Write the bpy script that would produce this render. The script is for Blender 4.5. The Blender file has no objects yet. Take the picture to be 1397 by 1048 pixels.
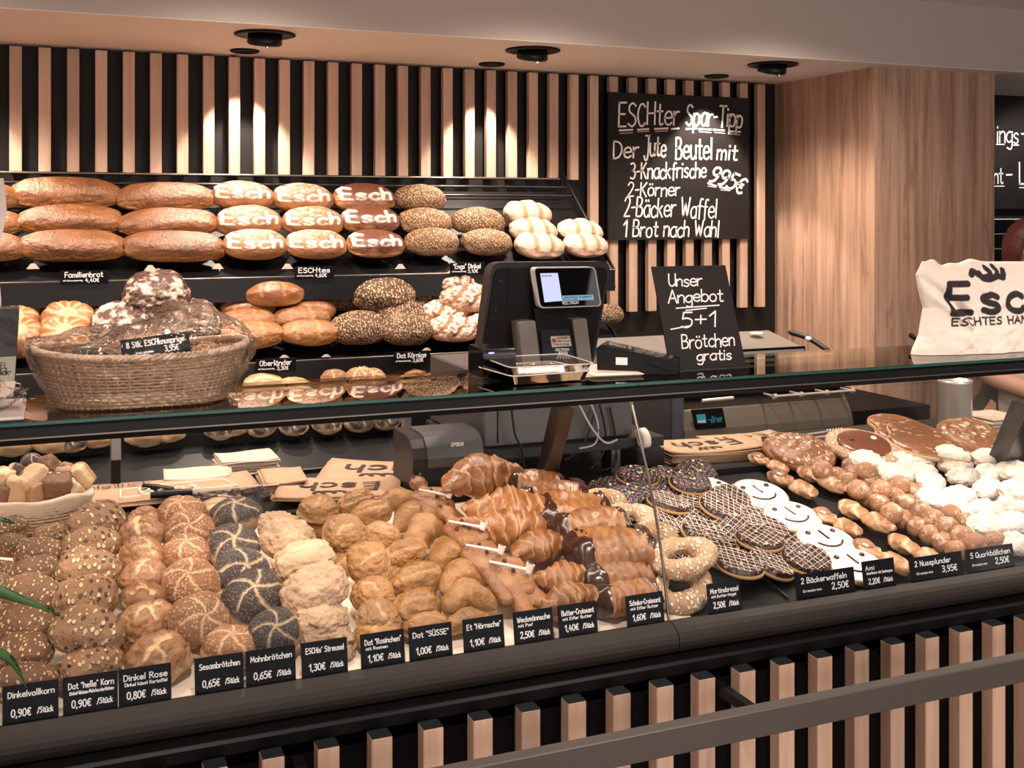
import bpy, bmesh, math, random
import numpy as np
from mathutils import Vector, Matrix, Euler
# ---------------------------------------------------------------- camera, world, lights
sc = bpy.context.scene
F = 1547.0; TH = math.atan(638/1547); SN, CS = math.sin(TH), math.cos(TH); EYE = 1.65; HZ = 290.0
cam = bpy.data.objects.new('camera', bpy.data.cameras.new('camera')); sc.collection.objects.link(cam)
cam.location = (0, 0, EYE); cam.rotation_euler = (math.pi/2, 0, -TH)
cam.data.sensor_width = 36; cam.data.lens = 36*F/1397; cam.data.shift_y = -(524-HZ)/1397
cam.data.clip_start = .05; sc.camera = cam
w = bpy.data.worlds.new('world'); sc.world = w; w.use_nodes = True
w.node_tree.nodes['Background'].inputs[0].default_value = (.80, .72, .68, 1)
w.node_tree.nodes['Background'].inputs[1].default_value = .38
sc.view_settings.view_transform = 'Standard'; sc.view_settings.look = 'None'
sc.view_settings.gamma = 1; sc.view_settings.use_curve_mapping = False
sc.view_settings.exposure = 0.46
def light(kind, name, loc, target, energy, col, **kw):
    l = bpy.data.lights.new(name, kind); l.energy = energy; l.color = col
    for k, v in kw.items(): setattr(l, k, v)
    o = bpy.data.objects.new(name, l); sc.collection.objects.link(o); o.location = loc
    o.rotation_euler = (Vector(target)-Vector(loc)).to_track_quat('-Z', 'Y').to_euler(); return o
WARM = (1, .80, .62); NEUT = (1, .86, .76)
SPX = (-.29, .643, 1.563, 2.555, 3.5)
for x in SPX:
    light('SPOT', 'wall_washer_light', (x, 3.99, 2.195), (x, 4.03, 1.0), 30, (1, .86, .72), spot_size=math.radians(80), spot_blend=.35, shadow_soft_size=.012)
    light('SPOT', 'shelf_spot_light', (x, 3.56, 2.17), (x, 3.80, 1.2), 36, WARM, spot_size=math.radians(125), spot_blend=.8, shadow_soft_size=.04)
light('AREA', 'counter_led_light', (.1, 2.066, 1.2725), (.1, 2.15, .9), 4.6, (1, .84, .70), shape='RECTANGLE', size=2.4, size_y=.02)
light('AREA', 'counter_led_light', (2.6, 2.066, 1.2725), (2.6, 2.15, .9), 7.5, (1, .84, .70), shape='RECTANGLE', size=2.4, size_y=.02)
for x in (.3, 1.5, 2.7):
    light('SPOT', 'counter_spot_light', (x, 1.05, 2.42), (x+.05, 2.0, .85), 55, NEUT, spot_size=math.radians(75), spot_blend=.8, shadow_soft_size=.05)
for x in (-.4, .55, 1.5, 2.4):
    light('SPOT', 'added_overhead_fill_light', (x, 2.95, 2.43), (x, 2.95, .9), 56, (1, .84, .72), spot_size=math.radians(150), spot_blend=1., shadow_soft_size=.05)  # unseen downlights added for stronger top light on goods and slats
light('AREA', 'added_front_fill_light', (1.2, -2.4, 1.25), (1.2, 3, 1.15), 44, (1, .90, .84), shape='RECTANGLE', size=5.5, size_y=2.0)  # added fill lamp behind the camera, standing in for daylight
# ---------------------------------------------------------------- pixel -> place
def kd(px):
    k = math.tan(TH+math.atan((px-698.5)/F)); return k, k*SN+CS
def atY(px, py, Y):
    k, d = kd(px); return Vector((k*Y, Y, EYE-(py-HZ)/F*d*Y))
def onP(px, py, a, b=0.0):          # on the plane z = a + b*Y
    k, d = kd(px); Y = (EYE-a)/((py-HZ)/F*d+b); return Vector((k*Y, Y, a+b*Y))
def atZ(px, py, z): return onP(px, py, z, 0)
def size(px, wpx, Y):               # metres of wpx pixels at depth Y
    return wpx*kd(px)[1]*Y/F
def XatY(px, Y): return kd(px)[0]*Y
# ---------------------------------------------------------------- objects
C = sc.collection
def tag(o, label=None, cat=None, group=None, kind=None):
    if label: o['label'] = label
    if cat: o['category'] = cat
    if group: o['group'] = group
    if kind: o['kind'] = kind
    return o
def empty(name, loc=(0, 0, 0), label=None, cat=None, group=None, rot=(0, 0, 0), kind=None):
    o = bpy.data.objects.new(name, None); C.objects.link(o); o.location = loc; o.rotation_euler = rot
    o.empty_display_size = .05
    return tag(o, label, cat, group, kind)
def link(name, me, parent=None, loc=None, rot=None, scale=None):
    o = bpy.data.objects.new(name, me); C.objects.link(o)
    if parent: o.parent = parent
    if loc is not None: o.location = loc
    if rot is not None: o.rotation_euler = rot
    if scale is not None: o.scale = (scale,)*3 if isinstance(scale, (int, float)) else scale
    return o
def copy_tree(o, parent=None):
    c = o.copy(); C.objects.link(c); c.parent = parent
    for ch in list(o.children): copy_tree(ch, c)
    return c
class MB:
    """collects shapes into one mesh"""
    def __init__(s): s.v = []; s.f = []; s.m = []; s.sm = []
    def add(s, v, f, mi=0, smooth=False):
        n = len(s.v); s.v += [tuple(p) for p in v]; s.f += [tuple(i+n for i in q) for q in f]
        s.m += [mi]*len(f); s.sm += [smooth]*len(f); return s
    def box(s, lo, hi, mi=0, M=None, bev=0.0):
        x0, y0, z0 = lo; x1, y1, z1 = hi
        if bev > 0:
            b = min(bev, (x1-x0)*.45, (y1-y0)*.45, (z1-z0)*.45)
            v = []; 
            for x, sx in ((x0, 1), (x1, -1)):
                for y, sy in ((y0, 1), (y1, -1)):
                    for z, sz in ((z0, 1), (z1, -1)):
                        v += [Vector((x+sx*b, y+sy*b, z)), Vector((x+sx*b, y, z+sz*b)), Vector((x, y+sy*b, z+sz*b))]
            bm = bmesh.new()
            for p in v: bm.verts.new(p)
            bmesh.ops.convex_hull(bm, input=bm.verts); bm.verts.index_update()
            bmesh.ops.dissolve_limit(bm, angle_limit=.01, verts=bm.verts, edges=bm.edges)
            bm.verts.index_update()
            V = [q.co.copy() for q in bm.verts]; Fc = [[q.index for q in f.verts] for f in bm.faces]; bm.free()
        else:
            V = [Vector((x, y, z)) for x in (x0, x1) for y in (y0, y1) for z in (z0, z1)]
            Fc = [(0, 1, 3, 2), (4, 6, 7, 5), (0, 4, 5, 1), (2, 3, 7, 6), (0, 2, 6, 4), (1, 5, 7, 3)]
        if M is not None: V = [M@p for p in V]
        return s.add(V, Fc, mi)
    def cyl(s, p0, p1, r0, r1=None, n=16, mi=0, caps=True, smooth=True):
        if r1 is None: r1 = r0
        p0 = Vector(p0); p1 = Vector(p1); q = (p1-p0).to_track_quat('Z', 'Y')
        V = []
        for p, r in ((p0, r0), (p1, r1)):
            for i in range(n):
                a = 2*math.pi*i/n; V.append(p+q@Vector((r*math.cos(a), r*math.sin(a), 0)))
        s.add(V, [(i, (i+1) % n, n+(i+1) % n, n+i) for i in range(n)], mi, smooth)
        if caps: s.add(V, [tuple(range(n-1, -1, -1)), tuple(range(n, 2*n))], mi)
        return s
    def lathe(s, prof, n=32, mi=0, M=None, smooth=True):   # prof: (r,z) list
        V = []
        for r, z in prof:
            for i in range(n):
                a = 2*math.pi*i/n; V.append(Vector((r*math.cos(a), r*math.sin(a), z)))
        if M is not None: V = [M@p for p in V]
        Fc = [(j*n+i, j*n+(i+1) % n, (j+1)*n+(i+1) % n, (j+1)*n+i) for j in range(len(prof)-1) for i in range(n)]
        s.add(V, Fc, mi, smooth)
        s.add([V[i] for i in range(n)]+[V[(len(prof)-1)*n+i] for i in range(n)], [tuple(range(n-1, -1, -1)), tuple(range(n, 2*n))], mi)
        return s
    def tube(s, pts, r, n=8, mi=0, closed=False):
        pts = [Vector(p) for p in pts]; m = len(pts); V = []; up = Vector((0, 0, 1))
        for i, p in enumerate(pts):
            a = pts[(i-1) % m] if (closed or i > 0) else p; b = pts[(i+1) % m] if (closed or i < m-1) else p
            t = (b-a).normalized(); u = t.cross(up)
            if u.length < 1e-3: u = t.cross(Vector((1, 0, 0)))
            u.normalize(); w_ = u.cross(t); rr = r[i] if isinstance(r, (list, tuple)) else r
            for j in range(n):
                an = 2*math.pi*j/n; V.append(p+u*rr*math.cos(an)+w_*rr*math.sin(an))
        Fc = [(i*n+j, i*n+(j+1) % n, ((i+1) % m)*n+(j+1) % n, ((i+1) % m)*n+j) for i in range(m if closed else m-1) for j in range(n)]
        s.add(V, Fc, mi, True)
        if not closed: s.add([V[j] for j in range(n)]+[V[(m-1)*n+j] for j in range(n)], [tuple(range(n-1, -1, -1)), tuple(range(n, 2*n))], mi)
        return s
    def prism(s, poly, y0, y1, mi=0, M=None):    # poly in x,z, extruded along y
        n = len(poly); V = [Vector((x, y, z)) for y in (y0, y1) for x, z in poly]
        if M is not None: V = [M@p for p in V]
        return s.add(V, [tuple(range(n)), tuple(range(2*n-1, n-1, -1))]+[(i, n+i, n+(i+1) % n, (i+1) % n) for i in range(n)], mi)
    def mesh(s, name, mats):
        me = bpy.data.meshes.new(name); me.from_pydata(s.v, [], s.f)
        for m in (mats if isinstance(mats, (list, tuple)) else [mats]): me.materials.append(m)
        me.polygons.foreach_set('material_index', s.m); me.polygons.foreach_set('use_smooth', s.sm)
        bm = bmesh.new(); bm.from_mesh(me); bmesh.ops.recalc_face_normals(bm, faces=bm.faces); bm.to_mesh(me); bm.free()
        me.update(); return me
    def build(s, name, mats, parent=None, **kw): return link(name, s.mesh(name, mats), parent, **kw)
# ---------------------------------------------------------------- materials
def mat(name, col=(.5, .5, .5), rough=.5, metal=0.0, spec=.5, coat=0.0, emit=None, es=0.0, noise=None, bump=None, alpha=None):
    m = bpy.data.materials.new(name); m.use_nodes = True; nt = m.node_tree; N = nt.nodes; L = nt.links
    b = N['Principled BSDF']; b.inputs['Base Color'].default_value = (*col, 1); b.inputs['Roughness'].default_value = rough
    b.inputs['Metallic'].default_value = metal; b.inputs['Specular IOR Level'].default_value = spec; b.inputs['Coat Weight'].default_value = coat
    if emit: b.inputs['Emission Color'].default_value = (*emit, 1); b.inputs['Emission Strength'].default_value = es
    tc = N.new('ShaderNodeTexCoord')
    if noise:     # (scale, amount, col2)
        n = N.new('ShaderNodeTexNoise'); n.inputs['Scale'].default_value = noise[0]; n.inputs['Detail'].default_value = 5
        L.new(tc.outputs['Object'], n.inputs['Vector'])
        r = N.new('ShaderNodeMapRange'); r.inputs[1].default_value = .35; r.inputs[2].default_value = .65; r.inputs[4].default_value = noise[1]
        L.new(n.outputs['Fac'], r.inputs[0])
        x = N.new('ShaderNodeMix'); x.data_type = 'RGBA'; x.inputs[6].default_value = (*col, 1); x.inputs[7].default_value = (*noise[2], 1)
        L.new(r.outputs[0], x.inputs[0]); L.new(x.outputs[2], b.inputs['Base Color'])
    if bump:
        n = N.new('ShaderNodeTexNoise'); n.inputs['Scale'].default_value = bump[0]; n.inputs['Detail'].default_value = 4
        L.new(tc.outputs['Object'], n.inputs['Vector'])
        q = N.new('ShaderNodeBump'); q.inputs['Strength'].default_value = bump[1]; q.inputs['Distance'].default_value = bump[2] if len(bump) > 2 else .002
        L.new(n.outputs['Fac'], q.inputs['Height']); L.new(q.outputs[0], b.inputs['Normal'])
    return m
def wood(name, c1, c2, scale=(40, 40, 2.2), knots=False, c3=None, rough=.5, rnd=.25):
    m = bpy.data.materials.new(name); m.use_nodes = True; nt = m.node_tree; N = nt.nodes; L = nt.links; b = N['Principled BSDF']
    b.inputs['Roughness'].default_value = rough; b.inputs['Specular IOR Level'].default_value = .35
    tc = N.new('ShaderNodeTexCoord'); mp = N.new('ShaderNodeMapping'); mp.inputs['Scale'].default_value = scale
    oi = N.new('ShaderNodeObjectInfo'); ad = N.new('ShaderNodeVectorMath'); ad.operation = 'ADD'
    cx = N.new('ShaderNodeCombineXYZ'); mu = N.new('ShaderNodeMath'); mu.operation = 'MULTIPLY'; mu.inputs[1].default_value = 17.
    L.new(oi.outputs['Random'], mu.inputs[0]); L.new(mu.outputs[0], cx.inputs[0]); L.new(mu.outputs[0], cx.inputs[2])
    L.new(tc.outputs['Object'], ad.inputs[0]); L.new(cx.outputs[0], ad.inputs[1]); L.new(ad.outputs[0], mp.inputs[0])
    n = N.new('ShaderNodeTexNoise'); n.inputs['Scale'].default_value = 1; n.inputs['Detail'].default_value = 8; n.inputs['Roughness'].default_value = .65; n.inputs['Distortion'].default_value = .4
    L.new(mp.outputs[0], n.inputs['Vector'])
    r = N.new('ShaderNodeValToRGB'); r.color_ramp.elements[0].position = .32; r.color_ramp.elements[0].color = (*c2, 1)
    r.color_ramp.elements[1].position = .62; r.color_ramp.elements[1].color = (*c1, 1); L.new(n.outputs['Fac'], r.inputs[0])
    out = r.outputs[0]
    if knots:
        mp2 = N.new('ShaderNodeMapping'); mp2.inputs['Scale'].default_value = (13, 13, .9); L.new(tc.outputs['Object'], mp2.inputs[0])
        n2 = N.new('ShaderNodeTexNoise'); n2.inputs['Scale'].default_value = 2.2; n2.inputs['Detail'].default_value = 6; n2.inputs['Roughness'].default_value = .7; n2.inputs['Distortion'].default_value = .8
        L.new(mp2.outputs[0], n2.inputs['Vector'])
        r2 = N.new('ShaderNodeMapRange'); r2.inputs[1].default_value = .545; r2.inputs[2].default_value = .62; L.new(n2.outputs['Fac'], r2.inputs[0])
        mp3 = N.new('ShaderNodeMapping'); mp3.inputs['Scale'].default_value = (8, 8, 2.2); L.new(tc.outputs['Object'], mp3.inputs[0])
        v = N.new('ShaderNodeTexVoronoi'); v.inputs['Scale'].default_value = 1; L.new(mp3.outputs[0], v.inputs['Vector'])
        r3 = N.new('ShaderNodeMapRange'); r3.inputs[1].default_value = .17; r3.inputs[2].default_value = .05; L.new(v.outputs['Distance'], r3.inputs[0])
        mx = N.new('ShaderNodeMath'); mx.operation = 'MAXIMUM'; L.new(r2.outputs[0], mx.inputs[0]); L.new(r3.outputs[0], mx.inputs[1])
        m8 = N.new('ShaderNodeMath'); m8.operation = 'MULTIPLY'; m8.inputs[1].default_value = .38; L.new(mx.outputs[0], m8.inputs[0])
        x = N.new('ShaderNodeMix'); x.data_type = 'RGBA'; x.inputs[7].default_value = (*c3, 1); L.new(m8.outputs[0], x.inputs[0]); L.new(out, x.inputs[6]); out = x.outputs[2]
    hv = N.new('ShaderNodeHueSaturation'); mr = N.new('ShaderNodeMapRange'); mr.inputs[3].default_value = 1-rnd; mr.inputs[4].default_value = 1+rnd*.5
    L.new(oi.outputs['Random'], mr.inputs[0]); L.new(mr.outputs[0], hv.inputs['Value']); L.new(out, hv.inputs['Color']); L.new(hv.outputs[0], b.inputs['Base Color'])
    q = N.new('ShaderNodeBump'); q.inputs['Strength'].default_value = .15; q.inputs['Distance'].default_value = .001; L.new(n.outputs['Fac'], q.inputs['Height']); L.new(q.outputs[0], b.inputs['Normal'])
    return m
def glass(name, tint=(.97, 1, .98), ior=1.5, rough=.0, mul=1.0, add=0.0, bump=None):
    m = bpy.data.materials.new(name); m.use_nodes = True; nt = m.node_tree; N = nt.nodes; L = nt.links
    N.remove(N['Principled BSDF']); o = N['Material Output']
    t = N.new('ShaderNodeBsdfTransparent'); t.inputs[0].default_value = (*tint, 1)
    g = N.new('ShaderNodeBsdfGlossy'); g.inputs['Roughness'].default_value = rough
    fr = N.new('ShaderNodeFresnel'); fr.inputs[0].default_value = ior
    mu = N.new('ShaderNodeMath'); mu.operation = 'MULTIPLY_ADD'; mu.inputs[1].default_value = mul; mu.inputs[2].default_value = add; mu.use_clamp = True
    x = N.new('ShaderNodeMixShader'); L.new(fr.outputs[0], mu.inputs[0]); L.new(mu.outputs[0], x.inputs[0]); L.new(t.outputs[0], x.inputs[1]); L.new(g.outputs[0], x.inputs[2]); L.new(x.outputs[0], o.inputs[0])
    if bump:
        tc = N.new('ShaderNodeTexCoord'); n = N.new('ShaderNodeTexNoise'); n.inputs['Scale'].default_value = bump[0]; L.new(tc.outputs['Object'], n.inputs['Vector'])
        q = N.new('ShaderNodeBump'); q.inputs['Strength'].default_value = bump[1]; q.inputs['Distance'].default_value = .01
        L.new(n.outputs['Fac'], q.inputs['Height']); L.new(q.outputs[0], g.inputs['Normal']); L.new(q.outputs[0], fr.inputs['Normal'])
    return m
M_ = {}
M_['black'] = mat('matt_black_panel', (.004, .0037, .004), .6, spec=.06)
M_['wallblack'] = mat('black_wall_paint', (.017, .0155, .0145), .55, spec=.2)
M_['metal'] = mat('black_coated_metal', (.006, .006, .0065), .42, spec=.18)
M_['edge'] = mat('pale_metal_edge', (.20, .17, .15), .3, .9)  # bright edge metal; also draws the rail highlight
M_['steel'] = mat('brushed_steel', (.60, .54, .48), .32, .6, bump=(60, .05))
M_['alu'] = mat('grey_aluminium', (.30, .30, .31), .38, .7)
M_['greyplastic'] = mat('dark_grey_plastic', (.020, .020, .021), .4, spec=.3)
M_['plastic'] = mat('black_plastic', (.007, .007, .008), .32, spec=.35)
M_['gloss'] = mat('black_gloss', (.004, .004, .005), .06, spec=.6)
M_['slat'] = wood('pale_oak_slat', (.70, .47, .35), (.52, .33, .235), (30, 30, 2.0))
M_['oak'] = wood('knotty_oak_laminate', (.60, .385, .275), (.33, .19, .13), (34, 34, 1.4), True, (.10, .05, .032), rnd=0)
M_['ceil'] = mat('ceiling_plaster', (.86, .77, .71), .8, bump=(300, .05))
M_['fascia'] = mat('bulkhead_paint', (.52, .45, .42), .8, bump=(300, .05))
M_['chalk'] = mat('chalkboard', (.020, .0165, .016), .5, spec=.12, noise=(6, .5, (.030, .025, .024)))
M_['white'] = mat('white_chalk_ink', (.92, .86, .82), .7)
M_['signink'] = mat('white_sign_ink', (.86, .84, .84), .7)
M_['pink'] = mat('pinkish_chalk', (.62, .38, .36), .7)
M_['card'] = mat('black_price_card', (.0035, .004, .006), .5, spec=.1)
M_['glass'] = glass('clear_glass', (.99, 1, .995), 1.45, mul=.12)
M_['topglass'] = glass('counter_top_glass', (.90, .95, .93), 1.5, mul=1.0, add=.03)
M_['greenedge'] = mat('green_glass_edge', (.015, .085, .06), .2, spec=.4)
M_['floor'] = mat('floor_tile', (.34, .29, .26), .5)
M_['tray'] = mat('cream_tray_liner', (.78, .66, .53), .45)
M_['tile'] = mat('black_glazed_tile', (.006, .006, .007), .12, spec=.6)
M_['grout'] = mat('pale_grout', (.8, .77, .74), .8)
# ---------------------------------------------------------------- room shell
YW = 4.17; ZC = EYE+.566; ZU = EYE+.8127; YF = 3.43; XL = -2.6; XR = 7.0
def struct(name, mb, m, **kw): return tag(mb.build(name, m, **kw), kind='structure')
struct('floor', MB().box((XL, -2.5, -.1), (XR, YW+.2, 0)), M_['floor'])
wall = struct('wall_back', MB().box((XL, YW, 0), (XR, YW+.12, ZC+.3)), M_['wallblack'])
struct('wall_left', MB().box((XL-.12, -2.5, 0), (XL, YW+.12, ZU)), M_['ceil'])
struct('wall_right', MB().box((XR, -2.5, 0), (XR+.12, YW+.12, ZU)), M_['wallblack'])
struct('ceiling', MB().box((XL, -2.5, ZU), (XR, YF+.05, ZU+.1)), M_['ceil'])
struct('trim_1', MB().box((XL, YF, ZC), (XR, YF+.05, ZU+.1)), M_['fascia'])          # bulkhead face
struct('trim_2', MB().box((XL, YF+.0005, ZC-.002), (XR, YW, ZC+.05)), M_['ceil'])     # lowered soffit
# wall slats
slatx = []
X0 = XatY(13, YW-.03); X33 = XatY(1029, YW-.03); dX = (X33-X0)/33
SW = .0385
zb = EYE+.0317*4.14; zb2 = EYE-.408
def slat_mesh(name, h, top=True):
    m = MB(); m.box((0, -.028, 0), (SW, 0, h), 0, bev=.0012); m.box((.004, 0, 0), (SW-.004, .028, h), 1); return m.mesh(name, [M_['slat'], M_['black']])
ms = slat_mesh('short_slat', ZC-.012-zb); ml = slat_mesh('long_slat', ZC-.012-zb2)
for i in range(-12, 34):
    lng = i >= 24
    link('slat', ml if lng else ms, wall, loc=(X0+i*dX, YW-.028, zb2 if lng else zb))
# oak column
cx0 = 2.969; cy0 = 3.522; cx1 = XatY(1357, cy0)
col = struct('pillar_oak', MB().box((cx0, cy0, 0), (cx1, YW, ZC), bev=.0015), M_['oak'])
col['label'] = 'oak-look boxed pillar beside the slatted wall'
# kitchen wall beyond the pillar: black tiles with pale joints
g = MB().box((cx1, YW-.006, .8), (XR, YW, 1.62)).build('grout_bed', M_['grout'], wall)
tm = MB().box((0, -.009, 0), (.146, 0, .0662), bev=.0015).mesh('tile', M_['tile'])
zt = 1.62-.0705
for r in range(9):
    for c_ in range(9):
        link('tile', tm, wall, loc=(cx1+.02+c_*.152-(.076 if r % 2 else 0), YW-.004, zt-r*.0715))
# downlights
def lights():
    for i, x in enumerate(SPX):
        for big in (1, 0):
            y = 3.60 if big else 3.99; R = .095 if big else .05
            nm = ('second', 'third', 'fourth')[i-1] if 1 <= i <= 3 else ''
            pos = ['far-left', 'left', 'middle', 'right', 'far-right'][i]
            o = empty('recessed_spotlight', (x, y, ZC-.002), ('%s %s recessed spotlight, %s one of its row along the soffit' % ('large black swivel' if big else 'small black', '', pos)).replace('  ', ' '), 'spotlight', 'large swivel spotlights' if big else 'small wall-washing spotlights')
            if not 1 <= i <= 3: bpy.data.objects.remove(o); continue
            m = MB(); m.lathe([(R*.72, -.001), (R, -.001), (R, -.006), (R*.9, -.009), (R*.72, -.005)], 40); m.build('trim_ring', M_['metal'], o)
            if big:
                T = Matrix.Rotation(.25, 4, 'X')
                m = MB(); m.lathe([(.001, -.002), (.052, -.002), (.055, -.03), (.05, -.036), (.04, -.034), (.001, -.02)], 32, M=T); m.build('lamp_head', M_['plastic'], o)
                m = MB(); m.cyl((.0, -.035, -.03), (.0, -.035, -.052), .006, n=10); m.build('pivot_pin', M_['plastic'], o)
                MB().lathe([(.001, -.001), (R*.74, -.001), (R*.74, -.003), (.001, -.003)], 32).build('recess_plate', M_['black'], o)
            else:
                MB().lathe([(.001, -.0015), (R*.74, -.0015), (R*.74, -.003), (.001, -.003)], 32).build('lamp_lens', M_['lampglow'], o)
M_['lampglow'] = mat('dim_lamp_glass', (.02, .02, .02), .2, emit=(1, .8, .6), es=.6)
lights()
# ---------------------------------------------------------------- the counter
YG0, YG1, ZG = 2.03, 2.33, 1.305          # glass top
YL, ZL = 1.885, .868                      # display lip
SA, SB = .47, .20                         # display floor plane z = SA + SB*Y
CX0, CX1 = -1.6, 4.6
ctr = empty('sales_counter', (1.5, 2.2, 0), 'long black bakery sales counter with sloping display floor and slatted front', 'counter')
def cbuild(mb, name, m, **kw):
    o = mb.build(name, m, ctr, **kw); o.location = -ctr.location if 'loc' not in kw else Vector(kw['loc'])-ctr.location; return o
# body: prism profile in Y-Z extruded along X
def prof(mb, poly, x0, x1, mi=0):
    n = len(poly); V = [Vector((x, y, z)) for x in (x0, x1) for y, z in poly]
    mb.add(V, [tuple(range(n)), tuple(range(2*n-1, n-1, -1))]+[(i, n+i, n+(i+1) % n, (i+1) % n) for i in range(n)], mi)
    return mb
cbuild(prof(MB(), [(1.905, .02), (2.95, .02), (2.95, .93), (2.50, .93), (1.905, .80)], CX0, CX1), 'body', M_['black'])
# curved lip moulding
lp = [(1.905, .81), (1.90, .808)]
for i in range(9):
    a = -math.pi/2+i/8*math.pi*.80; lp.append((1.893-.036*math.cos(a), .838+.028*math.sin(a)))
lp += [(YL+.004, ZL), (YL+.03, ZL-.008), (1.93, .835)]
M_['lip'] = mat('bronze_black_moulding', (.024, .019, .016), .5, .0, spec=.25)
xm = XatY(930, 1.85)
for a, b in ((CX0, xm-.001), (xm+.001, CX1)): cbuild(prof(MB(), lp, a, b), 'lip_moulding', M_['lip'])
cbuild(prof(MB(), [(1.875, .770), (1.90, .770), (1.905, .806), (1.885, .806), (1.872, .79)], CX0, CX1), 'under_moulding', M_['metal'])
# display floor: cream liner left, black trays right
xs = XatY(945, 1.92)
ff = lambda y: SA+SB*y
cbuild(prof(MB(), [(1.905, ff(1.905)-.02), (2.52, ff(2.52)-.02), (2.52, ff(2.52)), (1.905, ff(1.905))], CX0, xs), 'display_floor', M_['tray'])
cbuild(prof(MB(), [(1.905, ff(1.905)-.02), (2.52, ff(2.52)-.02), (2.52, ff(2.52)), (1.905, ff(1.905))], xs, CX1), 'display_floor', M_['metal'])
for px, py in ((1262, 745), (985, 740)):
    q = onP(px, py, SA+.004, SB); V = prof(MB(), [(1.93, ff(1.93)), (2.50, ff(2.50)), (2.50, ff(2.50)+.007), (1.93, ff(1.93)+.007)], q.x-.0012, q.x+.0012); cbuild(V, 'tray_rim', M_['edge'])
cbuild(prof(MB(), [(2.52, .93), (2.95, .93), (2.95, .965), (2.52, .965)], CX0, CX1), 'worktop', M_['greyplastic'])
cbuild(prof(MB(), [(2.505, .955), (2.53, .955), (2.53, ff(2.52)+.012), (2.505, ff(2.52)+.012)], CX0, CX1), 'rear_ledge', M_['metal'])
# front glass, rail and top glass
for a, b in ((CX0, xm-.0015), (xm+.0015, CX1)):
    m = MB(); P = []
    for i in range(13):
        t = i/12; P.append((YL+.012+(YG0+.02-YL-.012)*t-.022*math.sin(math.pi*t), ZL-.01+(1.264-ZL+.01)*t))
    V = [(x, y, z) for x in (a, b) for y, z in P]; n = len(P)
    m.add(V, [(i, i+1, n+i+1, n+i) for i in range(n-1)], 0, True); cbuild(m, 'front_pane', M_['glass'])
P3 = [(xm, y-.001, z) for y, z in P]
cbuild(MB().tube(P3, .0028, 8), 'pane_joint', M_['edge'])
rail = [(2.036, 1.298), (2.085, 1.298), (2.085, 1.274), (2.047, 1.274), (2.044, 1.265), (2.036, 1.266), (2.030, 1.276)]
cbuild(prof(MB(), rail, CX0, CX1), 'top_rail', M_['metal'])
cbuild(prof(MB(), [(2.0280, 1.2765), (2.031, 1.2760), (2.031, 1.2790), (2.0280, 1.2790)], CX0, CX1), 'rail_highlight_strip', M_['edge'])  # pale metal strip that stands in for the gleam along the rail
cbuild(prof(MB(), [(2.29, 1.270), (2.32, 1.270), (2.32, 1.2980), (2.29, 1.2980)], CX0, CX1), 'rear_rail', M_['metal'])
xj = XatY(870, YG0)
for a, b in ((CX0, xj-.001), (xj+.001, CX1)):
    cbuild(MB().box((a, YG0+.0015, 1.2985), (b, YG1, ZG)), 'top_pane', M_['topglass'])
    cbuild(MB().box((a, YG0-.001, 1.2990), (b, YG0+.0013, ZG-.0008)), 'polished_edge', M_['greenedge'])
# posts under the glass
for px in (158, 555):
    x = XatY(px, 2.93); zt0 = atY(px, 592 if px < 300 else 566, 2.93).z; zt1 = atY(px, 628 if px < 300 else 595, 2.93).z
    cbuild(MB().box((x-.012, 2.925, zt1), (x+.012, 2.945, zt0+.03), bev=.002), 'post_sleeve', M_['alu'])
    cbuild(MB().box((x-.011, 2.927, .93), (x+.011, 2.943, zt1)), 'post', M_['metal'])
M_['strut'] = mat('dark_bronze_strut', (.03, .024, .022), .3, .5)
def strut(p_top, p_bot, wd=.03, dp=.05):
    a, b = Vector(p_top), Vector(p_bot)
    V = [p+Vector((sx*wd/2, sy*dp/2, 0)) for p in (a, b) for sx, sy in ((-1, -1), (1, -1), (1, 1), (-1, 1))]
    m = MB().add(V, [(0, 1, 5, 4), (1, 2, 6, 5), (2, 3, 7, 6), (3, 0, 4, 7), (0, 3, 2, 1), (4, 5, 6, 7)]); return m
cbuild(strut(atY(768, 556, 2.12), atY(742, 662, 2.42)), 'slanted_strut', M_['strut'])
cbuild(strut(atY(1406, 548, 2.10), atY(1358, 655, 2.40), .06, .06), 'slanted_strut', M_['strut'])
# slatted front
YS = 1.86
s0 = XatY(506.7, YS-.03); s15 = XatY(1353.5, YS-.03); dS = (s15-s0)/15
zs = EYE-.478*(YS-.03)
m = MB(); m.box((0, -.032, -.70), (.036, 0, 0), 0, bev=.0015); m.box((.0005, -.0315, -.002), (.0355, -.0005, .0008), 1)
M_['cap'] = mat('dark_slat_cap', (.018, .024, .026), .35)
fs = m.mesh('slat', [M_['slat'], M_['cap']])
for i in range(-16, 31):
    x = s0+i*dS
    if x > CX1-.05 or x < CX0: continue
    o = link('slat', fs, ctr); o.location = Vector((x, YS, zs))-ctr.location
cbuild(MB().box((CX0, YS, .02), (CX1, 1.91, .745)), 'front_panel', M_['black'])
# bag rail in front
zr = .775
a1 = atZ(1397, 899, zr); a0 = atZ(917, 992.5, zr); YR = (a0.y+a1.y)/2
M_['railbar'] = mat('rail_bar_metal', (.10, .085, .075), .5, .2)
rb = cbuild(MB().box((CX0, YR, zr-.048), (CX1, YR+.028, zr), bev=.002), 'bag_rail', M_['railbar'])
for px in (430, 1045, 1560):
    x = XatY(px, YR); cbuild(MB().box((x, YR+.026, zr-.035), (x+.018, YS, zr-.017)), 'rail_bracket', M_['metal'])
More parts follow.
